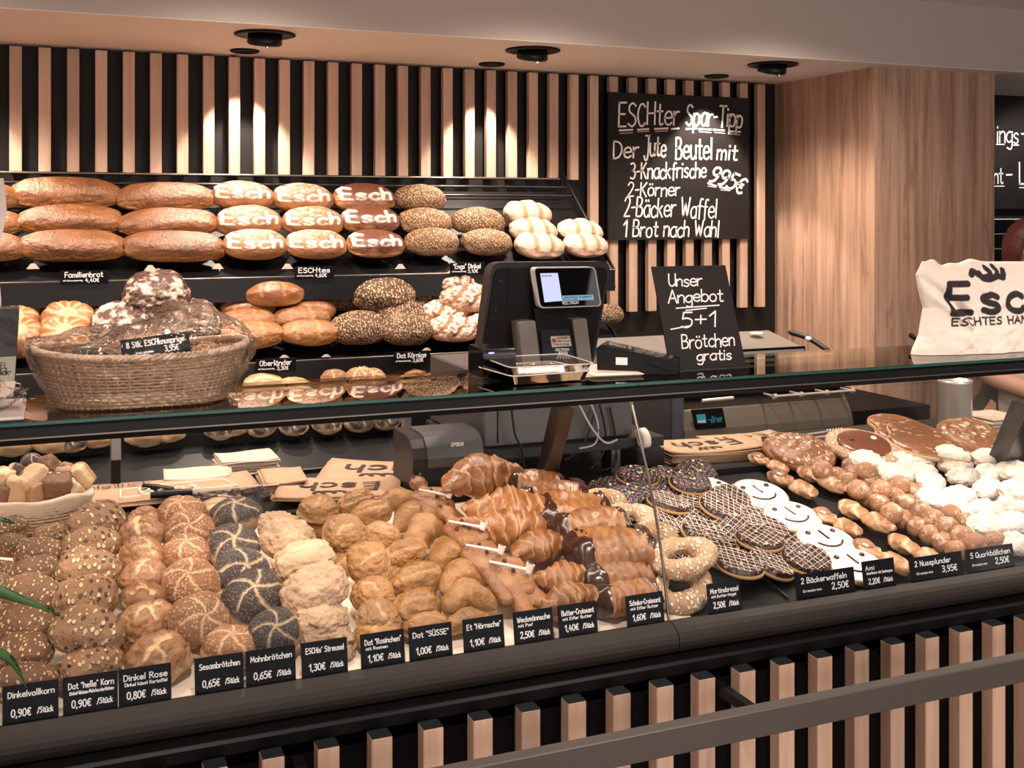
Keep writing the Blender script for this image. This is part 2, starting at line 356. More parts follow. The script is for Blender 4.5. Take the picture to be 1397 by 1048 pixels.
# ---------------------------------------------------------------- numpy noise and soft shapes
_rng = np.random.RandomState(7); _LAT = _rng.rand(32, 32, 32).astype(np.float32)
def vnoise(P, s, seed=0):
    P = np.asarray(P)*s+np.array([seed*7.31, seed*3.17, seed*5.77]); i = np.floor(P).astype(int); f = P-i; f = f*f*(3-2*f); r = 0
    for a in (0, 1):
        for b in (0, 1):
            for c in (0, 1):
                w_ = (f[:, 0] if a else 1-f[:, 0])*(f[:, 1] if b else 1-f[:, 1])*(f[:, 2] if c else 1-f[:, 2])
                r = r+w_*_LAT[(i[:, 0]+a) % 32, (i[:, 1]+b) % 32, (i[:, 2]+c) % 32]
    return r*2-1
def fbm(P, s, seed=0, o=3, g=.5):
    r = 0; a = 1
    for k in range(o): r = r+a*vnoise(P, s*2**k, seed+k*1.7); a *= g
    return r
def sstep(a, b, x): t = np.clip((x-a)/(b-a), 0, 1); return t*t*(3-2*t)
_ico = {}
def ico(sub):
    if sub not in _ico:
        bm = bmesh.new(); bmesh.ops.create_icosphere(bm, subdivisions=sub, radius=1)
        _ico[sub] = (np.array([v.co[:] for v in bm.verts]), np.array([[v.index for v in f.verts] for f in bm.faces])); bm.free()
    return _ico[sub]
def npmesh(name, V, Fc, mats, m=None, t=None, fm=None, smooth=True):
    me = bpy.data.meshes.new(name); V = np.asarray(V, dtype=np.float32); Fc = np.asarray(Fc); k = Fc.shape[1]
    me.vertices.add(len(V)); me.vertices.foreach_set('co', V.ravel()); me.loops.add(Fc.size); me.loops.foreach_set('vertex_index', Fc.ravel().astype(np.int32))
    me.polygons.add(len(Fc)); me.polygons.foreach_set('loop_start', (np.arange(len(Fc))*k).astype(np.int32))
    for q in (mats if isinstance(mats, (list, tuple)) else [mats]): me.materials.append(q)
    if fm is not None: me.polygons.foreach_set('material_index', np.asarray(fm, dtype=np.int32))
    me.update(calc_edges=True); me.polygons.foreach_set('use_smooth', [smooth]*len(Fc))
    for nm, a in (('m', m), ('t', t)):
        if a is None: a = np.zeros(len(V))
        at = me.attributes.new(nm, 'FLOAT', 'POINT'); at.data.foreach_set('value', np.asarray(a, dtype=np.float32))
    me.validate(); return me
def roll(name, s, mt, seed=0, ridge=0., sub=5, flat=.55, wr=.05, wf=1.6, fine=.02, score=None, pw=2.3, mask=None, t0=-.3, t1=.5):
    """a bread roll: squashed ball, flat underside; score(x,y,P)->(depth,mark) on the unit ball seen from above"""
    D, Fc = ico(sub); D = D.copy(); r = (np.abs(D)**pw).sum(1)**(-1/pw); P = D*r[:, None]*.97
    P *= (1+wr*fbm(D, wf, seed, 2)+fine*fbm(D, 7, seed+3, 3))[:, None]
    if ridge: P *= (1-ridge*np.exp(-(np.abs(vnoise(D*np.array([1, 1.8, 1]), 2.7, seed+17)+.35*vnoise(D, 7, seed+19))/.09)**2)*sstep(-.4, .2, D[:, 2]))[:, None]
    m = np.zeros(len(P))
    if score is not None:
        dep, m = score(D[:, 0], D[:, 1], D); up = sstep(-.05, .3, D[:, 2]); P *= (1-dep*up)[:, None]; m = m*up
    if mask is not None: m = np.maximum(m, mask(D))
    t = sstep(t0, t1, D[:, 2]+.25*fbm(D, 2.5, seed+9, 2))
    P[:, 2] = np.where(P[:, 2] < 0, P[:, 2]*flat, P[:, 2])
    return npmesh(name, P*np.array(s), Fc, mt, m, t)
def segd(x, y, pts):
    d = np.full(len(x), 9.)
    for (ax, ay), (bx, by) in zip(pts[:-1], pts[1:]):
        vx, vy = bx-ax, by-ay; L2 = vx*vx+vy*vy+1e-9; h = np.clip(((x-ax)*vx+(y-ay)*vy)/L2, 0, 1); d = np.minimum(d, np.hypot(x-ax-h*vx, y-ay-h*vy))
    return d
def sweep(name, path, rad, mt, nu=64, nv=24, mark=None, asp=(1, 1), seed=0, wr=.0, tf=None):
    """path(u)->Nx3, rad(u,v)->radius, u in 0..1"""
    u = np.linspace(0, 1, nu); C0 = path(u); T = np.gradient(C0, axis=0); T /= np.linalg.norm(T, axis=1)[:, None]+1e-9
    U = np.cross(T, [0, 0, 1.]); U /= np.linalg.norm(U, axis=1)[:, None]+1e-9; W = np.cross(U, T)
    v = np.arange(nv)/nv*2*math.pi; uu, vv = np.meshgrid(u, v, indexing='ij'); R = rad(uu, vv)
    P = C0[:, None]+U[:, None]*(R*np.cos(vv)*asp[0])[..., None]+W[:, None]*(R*np.sin(vv)*asp[1])[..., None]
    P = P.reshape(-1, 3)
    if wr: P = P+wr*np.stack([fbm(P, 60, seed+i, 3) for i in range(3)], 1)
    idx = np.arange(nu*nv).reshape(nu, nv); a = idx[:-1]; b = idx[1:]
    Fc = np.stack([a, np.roll(a, -1, 1), np.roll(b, -1, 1), b], -1).reshape(-1, 4)
    m = mark(uu, vv).ravel() if mark is not None else None
    t = tf(uu, vv).ravel() if tf is not None else sstep(-.7, .5, np.sin(vv)).ravel()
    return npmesh(name, P, Fc, mt, m, t)
def disc(name, out, top, bot, mt, nr=26, na=72, mark=None, wr=0, seed=0, fmf=None):
    """solid disc: out(phi)->outline radius, top/bot(rho,x,y)->z"""
    rho = np.linspace(0, 1, nr)**.8; phi = np.arange(na)/na*2*math.pi; rr, pp = np.meshgrid(rho, phi, indexing='ij')
    R = out(pp)*rr; x = R*np.cos(pp); y = R*np.sin(pp)
    zt = top(rr, x, y); zb_ = bot(rr, x, y); n = nr*na
    P = np.concatenate([np.stack([x, y, zt], -1).reshape(-1, 3), np.stack([x, y, zb_], -1).reshape(-1, 3)])
    if wr: P[:n, 2] += wr*fbm(P[:n], 55, seed, 3)*(1-rr.ravel()**6)
    idx = np.arange(n).reshape(nr, na); a = idx[:-1]; b = idx[1:]
    ft = np.stack([a, b, np.roll(b, -1, 1), np.roll(a, -1, 1)], -1).reshape(-1, 4); fb = ft[:, ::-1]+n
    rim = np.stack([idx[-1], idx[-1]+n, np.roll(idx[-1], -1)+n, np.roll(idx[-1], -1)], -1)
    Fc = np.concatenate([ft, fb, rim]); m = np.zeros(2*n)
    if mark is not None: m[:n] = mark(rr, x, y).ravel()
    t = np.concatenate([np.ones(n), np.zeros(n)])
    return npmesh(name, P, Fc, mt, m, t)
# ---------------------------------------------------------------- food materials
def bread(name, top, side, cut, seeds=(), rough=.5, coat=0.0, bump=(90, .35), mottle=(12, .5), dark=.72, cutrough=.8, flour=None, spec=.4, bd=.006):
    """top crust colour, paler side colour (attribute t), cut/flour colour (attribute m), seeds=[(scale, thr, colour, cover)]"""
    m = bpy.data.materials.new(name); m.use_nodes = True; nt = m.node_tree; N = nt.nodes; L = nt.links; b = N['Principled BSDF']
    b.inputs['Specular IOR Level'].default_value = spec; b.inputs['Coat Weight'].default_value = coat; b.inputs['Coat Roughness'].default_value = .25
    tc = N.new('ShaderNodeTexCoord'); oi = N.new('ShaderNodeObjectInfo')
    wm = N.new('ShaderNodeMath'); wm.operation = 'MULTIPLY'; wm.inputs[1].default_value = 31.; L.new(oi.outputs['Random'], wm.inputs[0])
    def noise(s, d=4, r=.6):
        n = N.new('ShaderNodeTexNoise'); n.noise_dimensions = '4D'; n.inputs['Scale'].default_value = s; n.inputs['Detail'].default_value = d; n.inputs['Roughness'].default_value = r
        L.new(tc.outputs['Object'], n.inputs['Vector']); L.new(wm.outputs[0], n.inputs['W']); return n
    def mix(a, c, f, blend='MIX'):
        x = N.new('ShaderNodeMix'); x.data_type = 'RGBA'; x.blend_type = blend
        for s, q in ((6, a), (7, c)):
            if isinstance(q, tuple): x.inputs[s].default_value = (*q, 1)
            else: L.new(q, x.inputs[s])
        if isinstance(f, (int, float)): x.inputs[0].default_value = f
        else: L.new(f, x.inputs[0])
        return x.outputs[2]
    def rng(src, a, b_, c=0., d=1.):
        r = N.new('ShaderNodeMapRange'); r.inputs[1].default_value = a; r.inputs[2].default_value = b_; r.inputs[3].default_value = c; r.inputs[4].default_value = d
        L.new(src, r.inputs[0]); return r.outputs[0]
    top = tuple(c**1.06*(.86 if c < .9 else .9) for c in top)
    at = N.new('ShaderNodeAttribute'); at.attribute_name = 't'; am = N.new('ShaderNodeAttribute'); am.attribute_name = 'm'
    n1 = noise(mottle[0]); f1 = rng(n1.outputs['Fac'], .38, .66)
    dk = tuple(c*dark for c in top)
    crust = mix(top, dk, f1); col_ = mix(side, crust, at.outputs['Fac'])
    col_ = mix(col_, cut, am.outputs['Fac'])
    n2 = noise(bump[0], 5); hgt = n2.outputs['Fac']
    for sc_, thr, scol, cover in seeds:
        v = N.new('ShaderNodeTexVoronoi'); v.inputs['Scale'].default_value = sc_; v.inputs['Randomness'].default_value = .9
        mp = N.new('ShaderNodeMapping'); mp.inputs['Scale'].default_value = (1, .62, 1); mp.inputs['Rotation'].default_value = (.3, .5, .7); L.new(tc.outputs['Object'], mp.inputs[0]); L.new(mp.outputs[0], v.inputs['Vector'])
        d = rng(v.outputs['Distance'], thr, thr*.72)
        wn = N.new('ShaderNodeTexWhiteNoise'); L.new(v.outputs['Position'], wn.inputs[0])
        gate = N.new('ShaderNodeMath'); gate.operation = 'LESS_THAN'; gate.inputs[1].default_value = cover; L.new(wn.outputs['Value'], gate.inputs[0])
        q = N.new('ShaderNodeMath'); q.operation = 'MULTIPLY'; L.new(d, q.inputs[0]); L.new(gate.outputs[0], q.inputs[1])
        q1 = N.new('ShaderNodeMath'); q1.operation = 'MULTIPLY'; L.new(q.outputs[0], q1.inputs[0]); L.new(rng(at.outputs['Fac'], .05, .45), q1.inputs[1])
        q2 = N.new('ShaderNodeMath'); q2.operation = 'MULTIPLY'; L.new(q1.outputs[0], q2.inputs[0]); L.new(rng(am.outputs['Fac'], .5, .2), q2.inputs[1])
        wv = rng(wn.outputs['Value'], 0, cover, .75, 1.15); hs = N.new('ShaderNodeHueSaturation'); hs.inputs['Color'].default_value = (*scol, 1); L.new(wv, hs.inputs['Value'])
        col_ = mix(col_, hs.outputs[0], q2.outputs[0])
        ad = N.new('ShaderNodeMath'); ad.operation = 'MULTIPLY_ADD'; ad.inputs[1].default_value = .9; L.new(q2.outputs[0], ad.inputs[0]); L.new(hgt, ad.inputs[2]); hgt = ad.outputs[0]
    if flour:      # (colour, amount, scale)
        n3 = noise(flour[2], 6, .75); fl = rng(n3.outputs['Fac'], .62-flour[1]*.3, .70-flour[1]*.2)
        q = N.new('ShaderNodeMath'); q.operation = 'MULTIPLY'; L.new(fl, q.inputs[0]); L.new(rng(at.outputs['Fac'], .1, .5, 0, .9), q.inputs[1])
        col_ = mix(col_, flour[0], q.outputs[0])
    hv = N.new('ShaderNodeHueSaturation'); L.new(rng(oi.outputs['Random'], 0, 1, .86, 1.12), hv.inputs['Value']); L.new(col_, hv.inputs['Color']); L.new(hv.outputs[0], b.inputs['Base Color'])
    L.new(rng(am.outputs['Fac'], 0, 1, rough, cutrough), b.inputs['Roughness'])
    q = N.new('ShaderNodeBump'); q.inputs['Strength'].default_value = bump[1]; q.inputs['Distance'].default_value = bd; L.new(hgt, q.inputs['Height']); L.new(q.outputs[0], b.inputs['Normal'])
    if coat: L.new(q.outputs[0], b.inputs['Coat Normal'])
    return m
SEED = (.62, .42, .24)
B_ = dict(
 grain=bread('wholegrain_crust', (.20, .095, .042), (.26, .13, .06), (.5, .33, .18), seeds=[(170, .42, SEED, .75)], rough=.6, bump=(120, .9)),
 korn=bread('seeded_light_crust', (.37, .20, .10), (.42, .25, .135), (.62, .45, .28), seeds=[(125, .46, (.66, .46, .28), .6), (110, .36, (.085, .045, .025), .5)], rough=.6, bump=(120, .9)),
 dinkel=bread('spelt_roll_crust', (.40, .19, .082), (.56, .34, .18), (.64, .42, .23), rough=.42, coat=.15, bump=(60, .9)),
 sesame=bread('sesame_roll_crust', (.35, .165, .078), (.62, .42, .245), (.68, .46, .28), seeds=[(240, .45, (.52, .30, .165), .85)], rough=.6, bump=(150, .5)),
 poppy=bread('poppy_roll_crust', (.085, .066, .060), (.60, .40, .24), (.64, .46, .29), seeds=[(420, .42, (.30, .24, .21), .7)], rough=.65, bump=(300, .8), dark=.8),
 plain=bread('pale_wheat_crust', (.60, .37, .19), (.66, .46, .28), (.74, .56, .38), rough=.4, coat=.15),
 streusel=bread('crumble_dough', (.68, .46, .295), (.60, .39, .235), (.74, .53, .35), rough=.7, bump=(70, 1.), bd=.012, mottle=(30, .5), dark=.78),
 milk=bread('milk_bread_crust', (.43, .205, .066), (.68, .45, .235), (.72, .50, .30), rough=.38, coat=.25, bump=(48, 1.), bd=.010, mottle=(22, .5), dark=.58),
 doughman=bread('dough_man_crust', (.36, .145, .05), (.50, .27, .11), (.62, .40, .2), rough=.35, coat=.3, bump=(60, .9), bd=.008),
 raisin=bread('raisin_roll_crust', (.45, .225, .08), (.66, .43, .22), (.74, .52, .30), rough=.42, coat=.15, bump=(52, 1.), bd=.010),
 crois=bread('croissant_crust', (.34, .13, .04), (.42, .18, .06), (.62, .36, .15), rough=.33, coat=.35, bump=(80, .5), mottle=(40, .5), dark=.6),
 family=bread('glossy_rye_crust', (.27, .105, .036), (.36, .15, .045), (.5, .3, .15), rough=.34, coat=.6, bump=(85, .9), mottle=(14, .6), dark=.6, bd=.008),
 floury=bread('floured_crust', (.34, .15, .068), (.46, .20, .065), (.86, .72, .61), rough=.55, bump=(90, .5), mottle=(20, .5)),
 darkfl=bread('dark_floured_crust', (.17, .062, .034), (.42, .19, .07), (.86, .72, .61), rough=.45, coat=.2, bump=(80, .6), mottle=(14, .5)),
 seedloaf=bread('sesame_loaf_crust', (.22, .11, .05), (.26, .13, .06), (.5, .35, .2), seeds=[(165, .50, (.58, .38, .23), .95)], rough=.6, bump=(130, .9)),
 seedloaf2=bread('seeded_loaf_crust', (.13, .065, .032), (.20, .10, .05), (.5, .35, .2), seeds=[(145, .50, (.56, .37, .22), .95)], rough=.55, bump=(130, .9)),
 stripe=bread('white_floured_crust', (.66, .50, .40), (.50, .28, .15), (.36, .175, .09), rough=.7, bump=(100, .5), mottle=(26, .6), dark=.80),
 sun=bread('sun_loaf_crust', (.40, .155, .05), (.32, .12, .04), (.70, .43, .23), rough=.38, coat=.3, bump=(60, .4)),
 rustic=bread('cracked_rye_crust', (.11, .046, .03), (.17, .08, .04), (.74, .56, .45), rough=.5, coat=.2, bump=(60, 1.), bd=.012, flour=((.72, .55, .45), .12, 26)),
 brown=bread('smooth_brown_crust', (.30, .115, .046), (.42, .20, .075), (.34, .16, .07), rough=.32, coat=.4, bump=(40, .6), bd=.010),
 gold=bread('golden_crust', (.36, .15, .048), (.40, .18, .06), (.40, .19, .08), rough=.35, coat=.35, bump=(55, .8), bd=.010),
 twist=bread('twisted_floured_crust', (.30, .13, .06), (.42, .21, .10), (.72, .56, .46), rough=.6, bump=(90, .5)),
 plunder=bread('nut_pastry_crust', (.47, .225, .10), (.66, .42, .22), (.76, .53, .34), rough=.35, coat=.3, bump=(60, .5), mottle=(30, .5), dark=.65),
 nuts=bread('chopped_nut_glaze', (.35, .16, .075), (.45, .22, .10), (.8, .6, .45), seeds=[(110, .46, (.74, .52, .37), .6)], rough=.35, coat=.3, bump=(110, .9), bd=.004),
 ball=bread('sugared_curd_ball', (.40, .20, .10), (.44, .23, .12), (.7, .5, .4), rough=.55, bump=(200, .4), flour=((.70, .50, .39), .42, 70)),
 sugar=bread('icing_sugar_pastry', (1.0, .93, .86), (.62, .42, .26), (.50, .30, .17), rough=.8, bump=(110, 1.), mottle=(55, .5), dark=.80, bd=.010),
 hail=bread('hail_sugar_crust', (.60, .38, .22), (.52, .28, .12), (.5, .3, .2), seeds=[(150, .50, (.80, .62, .46), .92)], rough=.6, bump=(130, 1.), bd=.004),
 waffle=bread('waffle_biscuit', (.58, .36, .15), (.62, .38, .16), (.6, .4, .2), rough=.6),
 caramel=bread('caramel_glaze', (.28, .125, .055), (.50, .28, .14), (.42, .22, .11), rough=.3, coat=.4, bump=(40, .4), seeds=[(90, .4, (.40, .21, .11), .6)]),
)
B_['choc'] = mat('dark_chocolate', (.040, .014, .009), .22, spec=.6, coat=.3, bump=(70, .3))
B_['white'] = mat('white_icing', (.86, .77, .70), .3, coat=.3)
B_['drizzle'] = mat('cream_drizzle', (.70, .55, .46), .4)
B_['raisin_bit'] = mat('raisin', (.03, .012, .01), .5)
B_['clay'] = mat('white_clay_pipe', (.85, .74, .66), .4)
B_['almond'] = mat('flaked_almond', (.72, .5, .34), .5)
SPR = [mat('sprinkle_'+n, c, .3) for n, c in (('pink', (.75, .18, .28)), ('blue', (.25, .42, .68)), ('yellow', (.8, .6, .15)), ('white', (.85, .75, .7)), ('green', (.35, .5, .2)))]
# ---------------------------------------------------------------- pen strokes
G_ = {}
def _g(ch, wd, s): G_[ch] = (wd, [[tuple(float(q) for q in p.split(',')) for p in st.split(' ')] for st in s.split('|')])
for ch, wd, s in [
 ('a', 5, '5,5 3,6 1,5 0,3 1,.5 3,0 5,2|5,6 5,0'), ('b', 5, '0,10 0,0|0,4 2,6 4.5,5 5,3 4,.5 2,0 0,1.5'), ('c', 4.4, '4.5,5 3,6 1,5 0,3 1,.6 3,0 4.5,1'),
 ('d', 5, '5,10 5,0|5,4.5 3,6 1,5 0,3 1,.5 3,0 5,1.5'), ('e', 5, '0,3.2 2.5,3.1 5,3.4 4.5,5.3 2.8,6 .8,5 0,3 .8,.8 3,0 5,1'), ('f', 3.6, '4.4,9.6 3,10 1.9,8.5 1.6,4 1.6,-1|0,6 3.6,6'),
 ('g', 5, '5,5 3,6 1,5 0,3 1,.8 3,.3 5,2|5,6 5,2 5,-2 3.5,-3.6 .8,-2.8'), ('h', 4.5, '0,10 0,0|0,4 2,6 4,5.5 4.5,4 4.5,0'), ('i', 1, '.5,6 .5,0|.5,8.2 .5,8.9'),
 ('k', 4.5, '0,10 0,0|4,6 0,3|1.2,3.8 4.5,0'), ('l', 1, '.5,10 .5,0'), ('m', 6.6, '0,6 0,0|0,4 1.5,6 3,5.4 3.2,4 3.2,0|3.2,4 4.8,6 6.2,5.4 6.5,4 6.5,0'),
 ('n', 4.5, '0,6 0,0|0,4 2,6 4,5.5 4.5,4 4.5,0'), ('o', 5, '2.5,6 .6,5 0,3 .7,.8 2.5,0 4.4,.8 5,3 4.4,5.2 2.5,6'), ('p', 5, '0,6 0,-3.5|0,4 2,6 4.5,5 5,3 4,.5 2,0 0,1.5'),
 ('r', 3.6, '0,6 0,0|0,3.6 1.6,5.6 3.6,5.8'), ('s', 4.2, '4,5.2 2.4,6 .5,5 1,3.6 3.4,2.6 4,1.2 2.4,0 .2,.8'), ('t', 3.8, '1.8,9 1.8,4 1.8,1 2.8,0 4,.5|0,6 3.8,6'), ('u', 4.5, '0,6 0,2 1,0 2.8,0 4.5,2|4.5,6 4.5,0'),
 ('v', 4.6, '0,6 2.2,0|2.2,0 4.6,6'), ('w', 6.4, '0,6 1.6,0|1.6,0 3.2,5|3.2,5 4.8,0|4.8,0 6.4,6'), ('z', 4.5, '0,6 4.2,6|4.2,6 0,0|0,0 4.5,0'),
 ('A', 6, '0,0 3,10|3,10 6,0|1,3.6 5,3.6'), ('B', 5.2, '0,10 0,0|0,10 3.4,9.7 4.4,7.6 3,5.6 0,5.2|0,5.2 4,4.8 5.2,2.8 4,.4 0,0'), ('C', 5.2, '5,8.6 3.4,10 1.2,9 0,5 1.2,1 3.2,0 5.2,1.4'),
 ('D', 5.6, '0,10 0,0|0,10 3,9.6 5.4,7.4 5.6,4 3.6,.8 0,0'), ('E', 5, '0,10 0,0|0,10 4.6,10|0,5.2 4,5.2|0,0 4.8,0'), ('F', 4.6, '0,10 0,0|0,10 4.6,10|0,5.2 4,5.2'), ('H', 5.4, '0,10 0,0|5.4,10 5.4,0|0,5 5.4,5'),
 ('J', 4.6, '1,10 5,10|4,10 4,3 3,-1.5 1,-2 0,0'), ('K', 5, '0,10 0,0|4.8,10 .2,4.6|1.2,5.6 5,0'), ('M', 6.6, '0,0 .6,10|.6,10 3.3,3|3.3,3 6,10|6,10 6.6,0'), ('N', 5.4, '0,0 0,10|0,10 5.4,0|5.4,0 5.4,10'),
 ('L', 4.2, '0,10 0,0|0,0 4.2,0'), ('Q', 6, '3,10 .8,8.6 0,5 .8,1.4 3,0 5.2,1.4 6,5 5.2,8.6 3,10|3.6,2.6 6.2,-.8'), ('R', 5.4, '0,10 0,0|0,10 3.6,9.6 4.8,7.6 3.4,5.6 0,5|2,5 5.4,0'),
 ('S', 5, '4.8,8.8 2.8,10 .6,8.8 .6,6.6 2.6,5.2 4.6,3.8 4.8,1.6 2.6,0 0,1.2'), ('T', 5.6, '0,10 5.8,10|2.9,10 2.9,0'), ('U', 5.2, '0,10 0,3 1.2,.4 3,0 5,2|5.2,10 5.2,0'), ('W', 7.4, '0,10 1.8,0|1.8,0 3.7,7|3.7,7 5.6,0|5.6,0 7.4,10'),
 ('V', 5.6, '0,10 2.8,0|2.8,0 5.6,10'), ('O', 6, '3,10 .8,8.6 0,5 .8,1.4 3,0 5.2,1.4 6,5 5.2,8.6 3,10'), ('P', 5, '0,10 0,0|0,10 3.6,9.6 4.8,7.6 3.4,5.4 0,5'), ('I', 1, '.5,10 .5,0'), ('Z', 5, '0,10 5,10|5,10 0,0|0,0 5,0'),
 ('0', 5, '2.5,10 .6,8.4 0,5 .6,1.4 2.5,0 4.4,1.4 5,5 4.4,8.4 2.5,10'), ('1', 3, '0,7 2.6,10|2.6,10 2.6,0'), ('2', 5, '.2,8 1.6,10 3.8,9.6 4.6,7.4 2.8,3.6 0,0|0,0 5,.2'), ('3', 4.8, '.2,9.4 2.6,10 4.4,8.4 3.6,6 1.6,5.4|1.6,5.4 4.2,4.6 4.8,2.4 3,.1 0,.8'),
 ('4', 5, '2.4,10 0,3.6|0,3.6 5,3.6|3.6,6.4 3.6,0'), ('5', 4.8, '4.6,10 .8,10|.8,10 .4,5.8|.4,5.8 2.6,6.2 4.6,4.6 4.4,1.6 2.4,0 0,.8'), ('6', 4.8, '4,9.8 1.6,8 .2,4 .8,.8 2.6,0 4.6,1.6 4.4,4.4 2.4,5.4 .4,3.6'),
 ('8', 4.8, '2.4,5.4 .6,7 .8,9.2 2.4,10 4.2,9.2 4.2,7 2.4,5.4 .4,3.6 .4,1.2 2.4,0 4.6,1.2 4.6,3.6 2.4,5.4'), ('9', 4.8, '4.4,6 2.2,4.8 .4,6.4 .6,9 2.6,10 4.4,8.6 4.4,5 3.4,1.4 1,0'),
 ('€', 5, '5,9 3,10 1,8 .6,5 1,2 3,0 5,1|-.4,6 3.6,6|-.4,4 3.4,4'), (',', 1.4, '1,.6 .2,-1.8'), ('.', 1, '.5,0 .5,.7'), ('-', 3, '0,4.6 2.8,4.8'), ('/', 4, '0,-.6 4,10'), ('+', 5, '2.5,7.5 2.5,2|0,4.8 5,4.8'),
 ('"', 2, '.3,10 0,8|1.8,10 1.5,8'), ("'", 1, '.6,10 .2,8'), (' ', 2.6, ''), ('_', 5, '0,-1.6 5.6,-1.2'), ('=', 5, '0,-1.6 5.4,-1.2|.3,-2.9 5.2,-2.6')] :
    if s: _g(ch, wd, s)
    else: G_[ch] = (wd, [])
for ch, b in (('ä', 'a'), ('ö', 'o'), ('ü', 'u'), ('Ü', 'U')):
    wd, s = G_[b]; y = 8 if b.islower() else 11.6; G_[ch] = (wd, s+[[(1.2, y), (1.3, y+.7)], [(3.4, y), (3.5, y+.7)]])
def crom(p, n=5):
    if len(p) < 3: return p
    q = [p[0]]+list(p)+[p[-1]]; o = []
    for i in range(1, len(q)-2):
        a, b, c, d = (np.array(q[i+k-1]) for k in range(4))
        for j in range(n):
            t = j/n; o.append(tuple(.5*((2*b)+(-a+c)*t+(2*a-5*b+4*c-d)*t*t+(-a+3*b-3*c+d)*t**3)))
    o.append(tuple(p[-1])); return o
def strokes(text, h, x0=0, y0=0, slant=.0, gap=1.5, wob=0.0, seed=1, sx=1.0, fit=None, rot=0.0):
    """polylines for text with cap height h, baseline (x0,y0); fit = total width"""
    rs = random.Random(seed+len(text)); s = h/10; out = []; x = 0
    for ch in text:
        wd, st = G_.get(ch, G_['-']); dy = rs.uniform(-wob, wob)*10; k = 1+rs.uniform(-wob, wob)
        for l in st: out.append([((x+(px+slant*py)*k), (py*k+dy)) for px, py in crom(l)])
        x += wd+gap
    f = (fit/(x-gap)/s) if fit else sx
    ca, sa = math.cos(rot), math.sin(rot); R = []
    for l in out:
        R.append([(x0+(px*f*ca-py*sa)*s, y0+(px*f*sa+py*ca)*s) for px, py in l])
    return R
def ribbons(mb, lines, wd, z=0.0, mi=0, M=None):
    """flat pen strokes in the xz plane (y=z offset) facing -Y"""
    for l in lines:
        p = [np.array(q) for q in l]; n = len(p)
        if n < 2: continue
        V = []
        for i in range(n):
            t = p[min(i+1, n-1)]-p[max(i-1, 0)]; t = t/(np.linalg.norm(t)+1e-9); nn = np.array([-t[1], t[0]])*wd/2
            c = p[i]
            if i == 0: c = c-t*wd*.35
            if i == n-1: c = c+t*wd*.35
            V += [Vector((c[0]+nn[0], z, c[1]+nn[1])), Vector((c[0]-nn[0], z, c[1]-nn[1]))]
        if M is not None: V = [M@v for v in V]
        mb.add(V, [(2*i, 2*i+1, 2*i+3, 2*i+2) for i in range(n-1)], mi)
    return mb
def sdist(x, y, lines):
    d = np.full(len(x), 9.)
    for l in lines: d = np.minimum(d, segd(x, y, l))
    return d
# emblem word used on loaves, bags: lines in a box of cap height 1
def emblem(h, x0, y0, gap=2.4, crown=True):
    L = strokes('Esch', h, x0, y0, gap=gap)
    if crown:
        k = h/10; cx = x0+13*k; cy = y0+8.2*k
        L += [[(cx+a*k, cy+b*k) for a, b in crom(q)] for q in ([(-4, 3), (-3, 1.2), (-.5, .6), (1, 1.6), (.6, 3.6)], [(.8, 1.6), (3, .8), (5, 1.8), (4.6, 4)], [(5, 1.8), (8, 1.2), (9.2, 4)])]
    return L
# ---------------------------------------------------------------- bread prototypes (meshes; unit = metres)
PR = {}
def rs_(i): return random.Random(i*13+5)
def star_score(n, r0, r1, dep, wd, seed, cx=0, cy=0, curve=.5):
    def f(x, y, D):
        m = np.zeros(len(x)); a0 = rs_(seed).uniform(0, 6)
        for k in range(n):
            a = a0+2*math.pi*k/n; pts = [(cx+math.cos(a+curve*t)*(r0+(r1-r0)*t), cy+math.sin(a+curve*t)*(r0+(r1-r0)*t)) for t in np.linspace(0, 1, 6)]
            d = segd(x, y, pts); m = np.maximum(m, np.exp(-(d/wd)**2))
        d = np.hypot(x-cx, y-cy); m = np.maximum(m, np.exp(-(d/(wd*1.6))**2))
        return m*dep, sstep(.35, .75, m)
    return f
def line_score(lines, dep, wd, jag=.06, seed=0, lo=.3):
    def f(x, y, D):
        xx = x+jag*vnoise(D, 5, seed); yy = y+jag*vnoise(D, 5, seed+4); m = np.zeros(len(x))
        for l in lines: m = np.maximum(m, np.exp(-(segd(xx, yy, l)/wd)**2))
        return m*dep, sstep(lo, lo+.4, m)
    return f
def add(kind, mesh): PR.setdefault(kind, []).append(mesh)
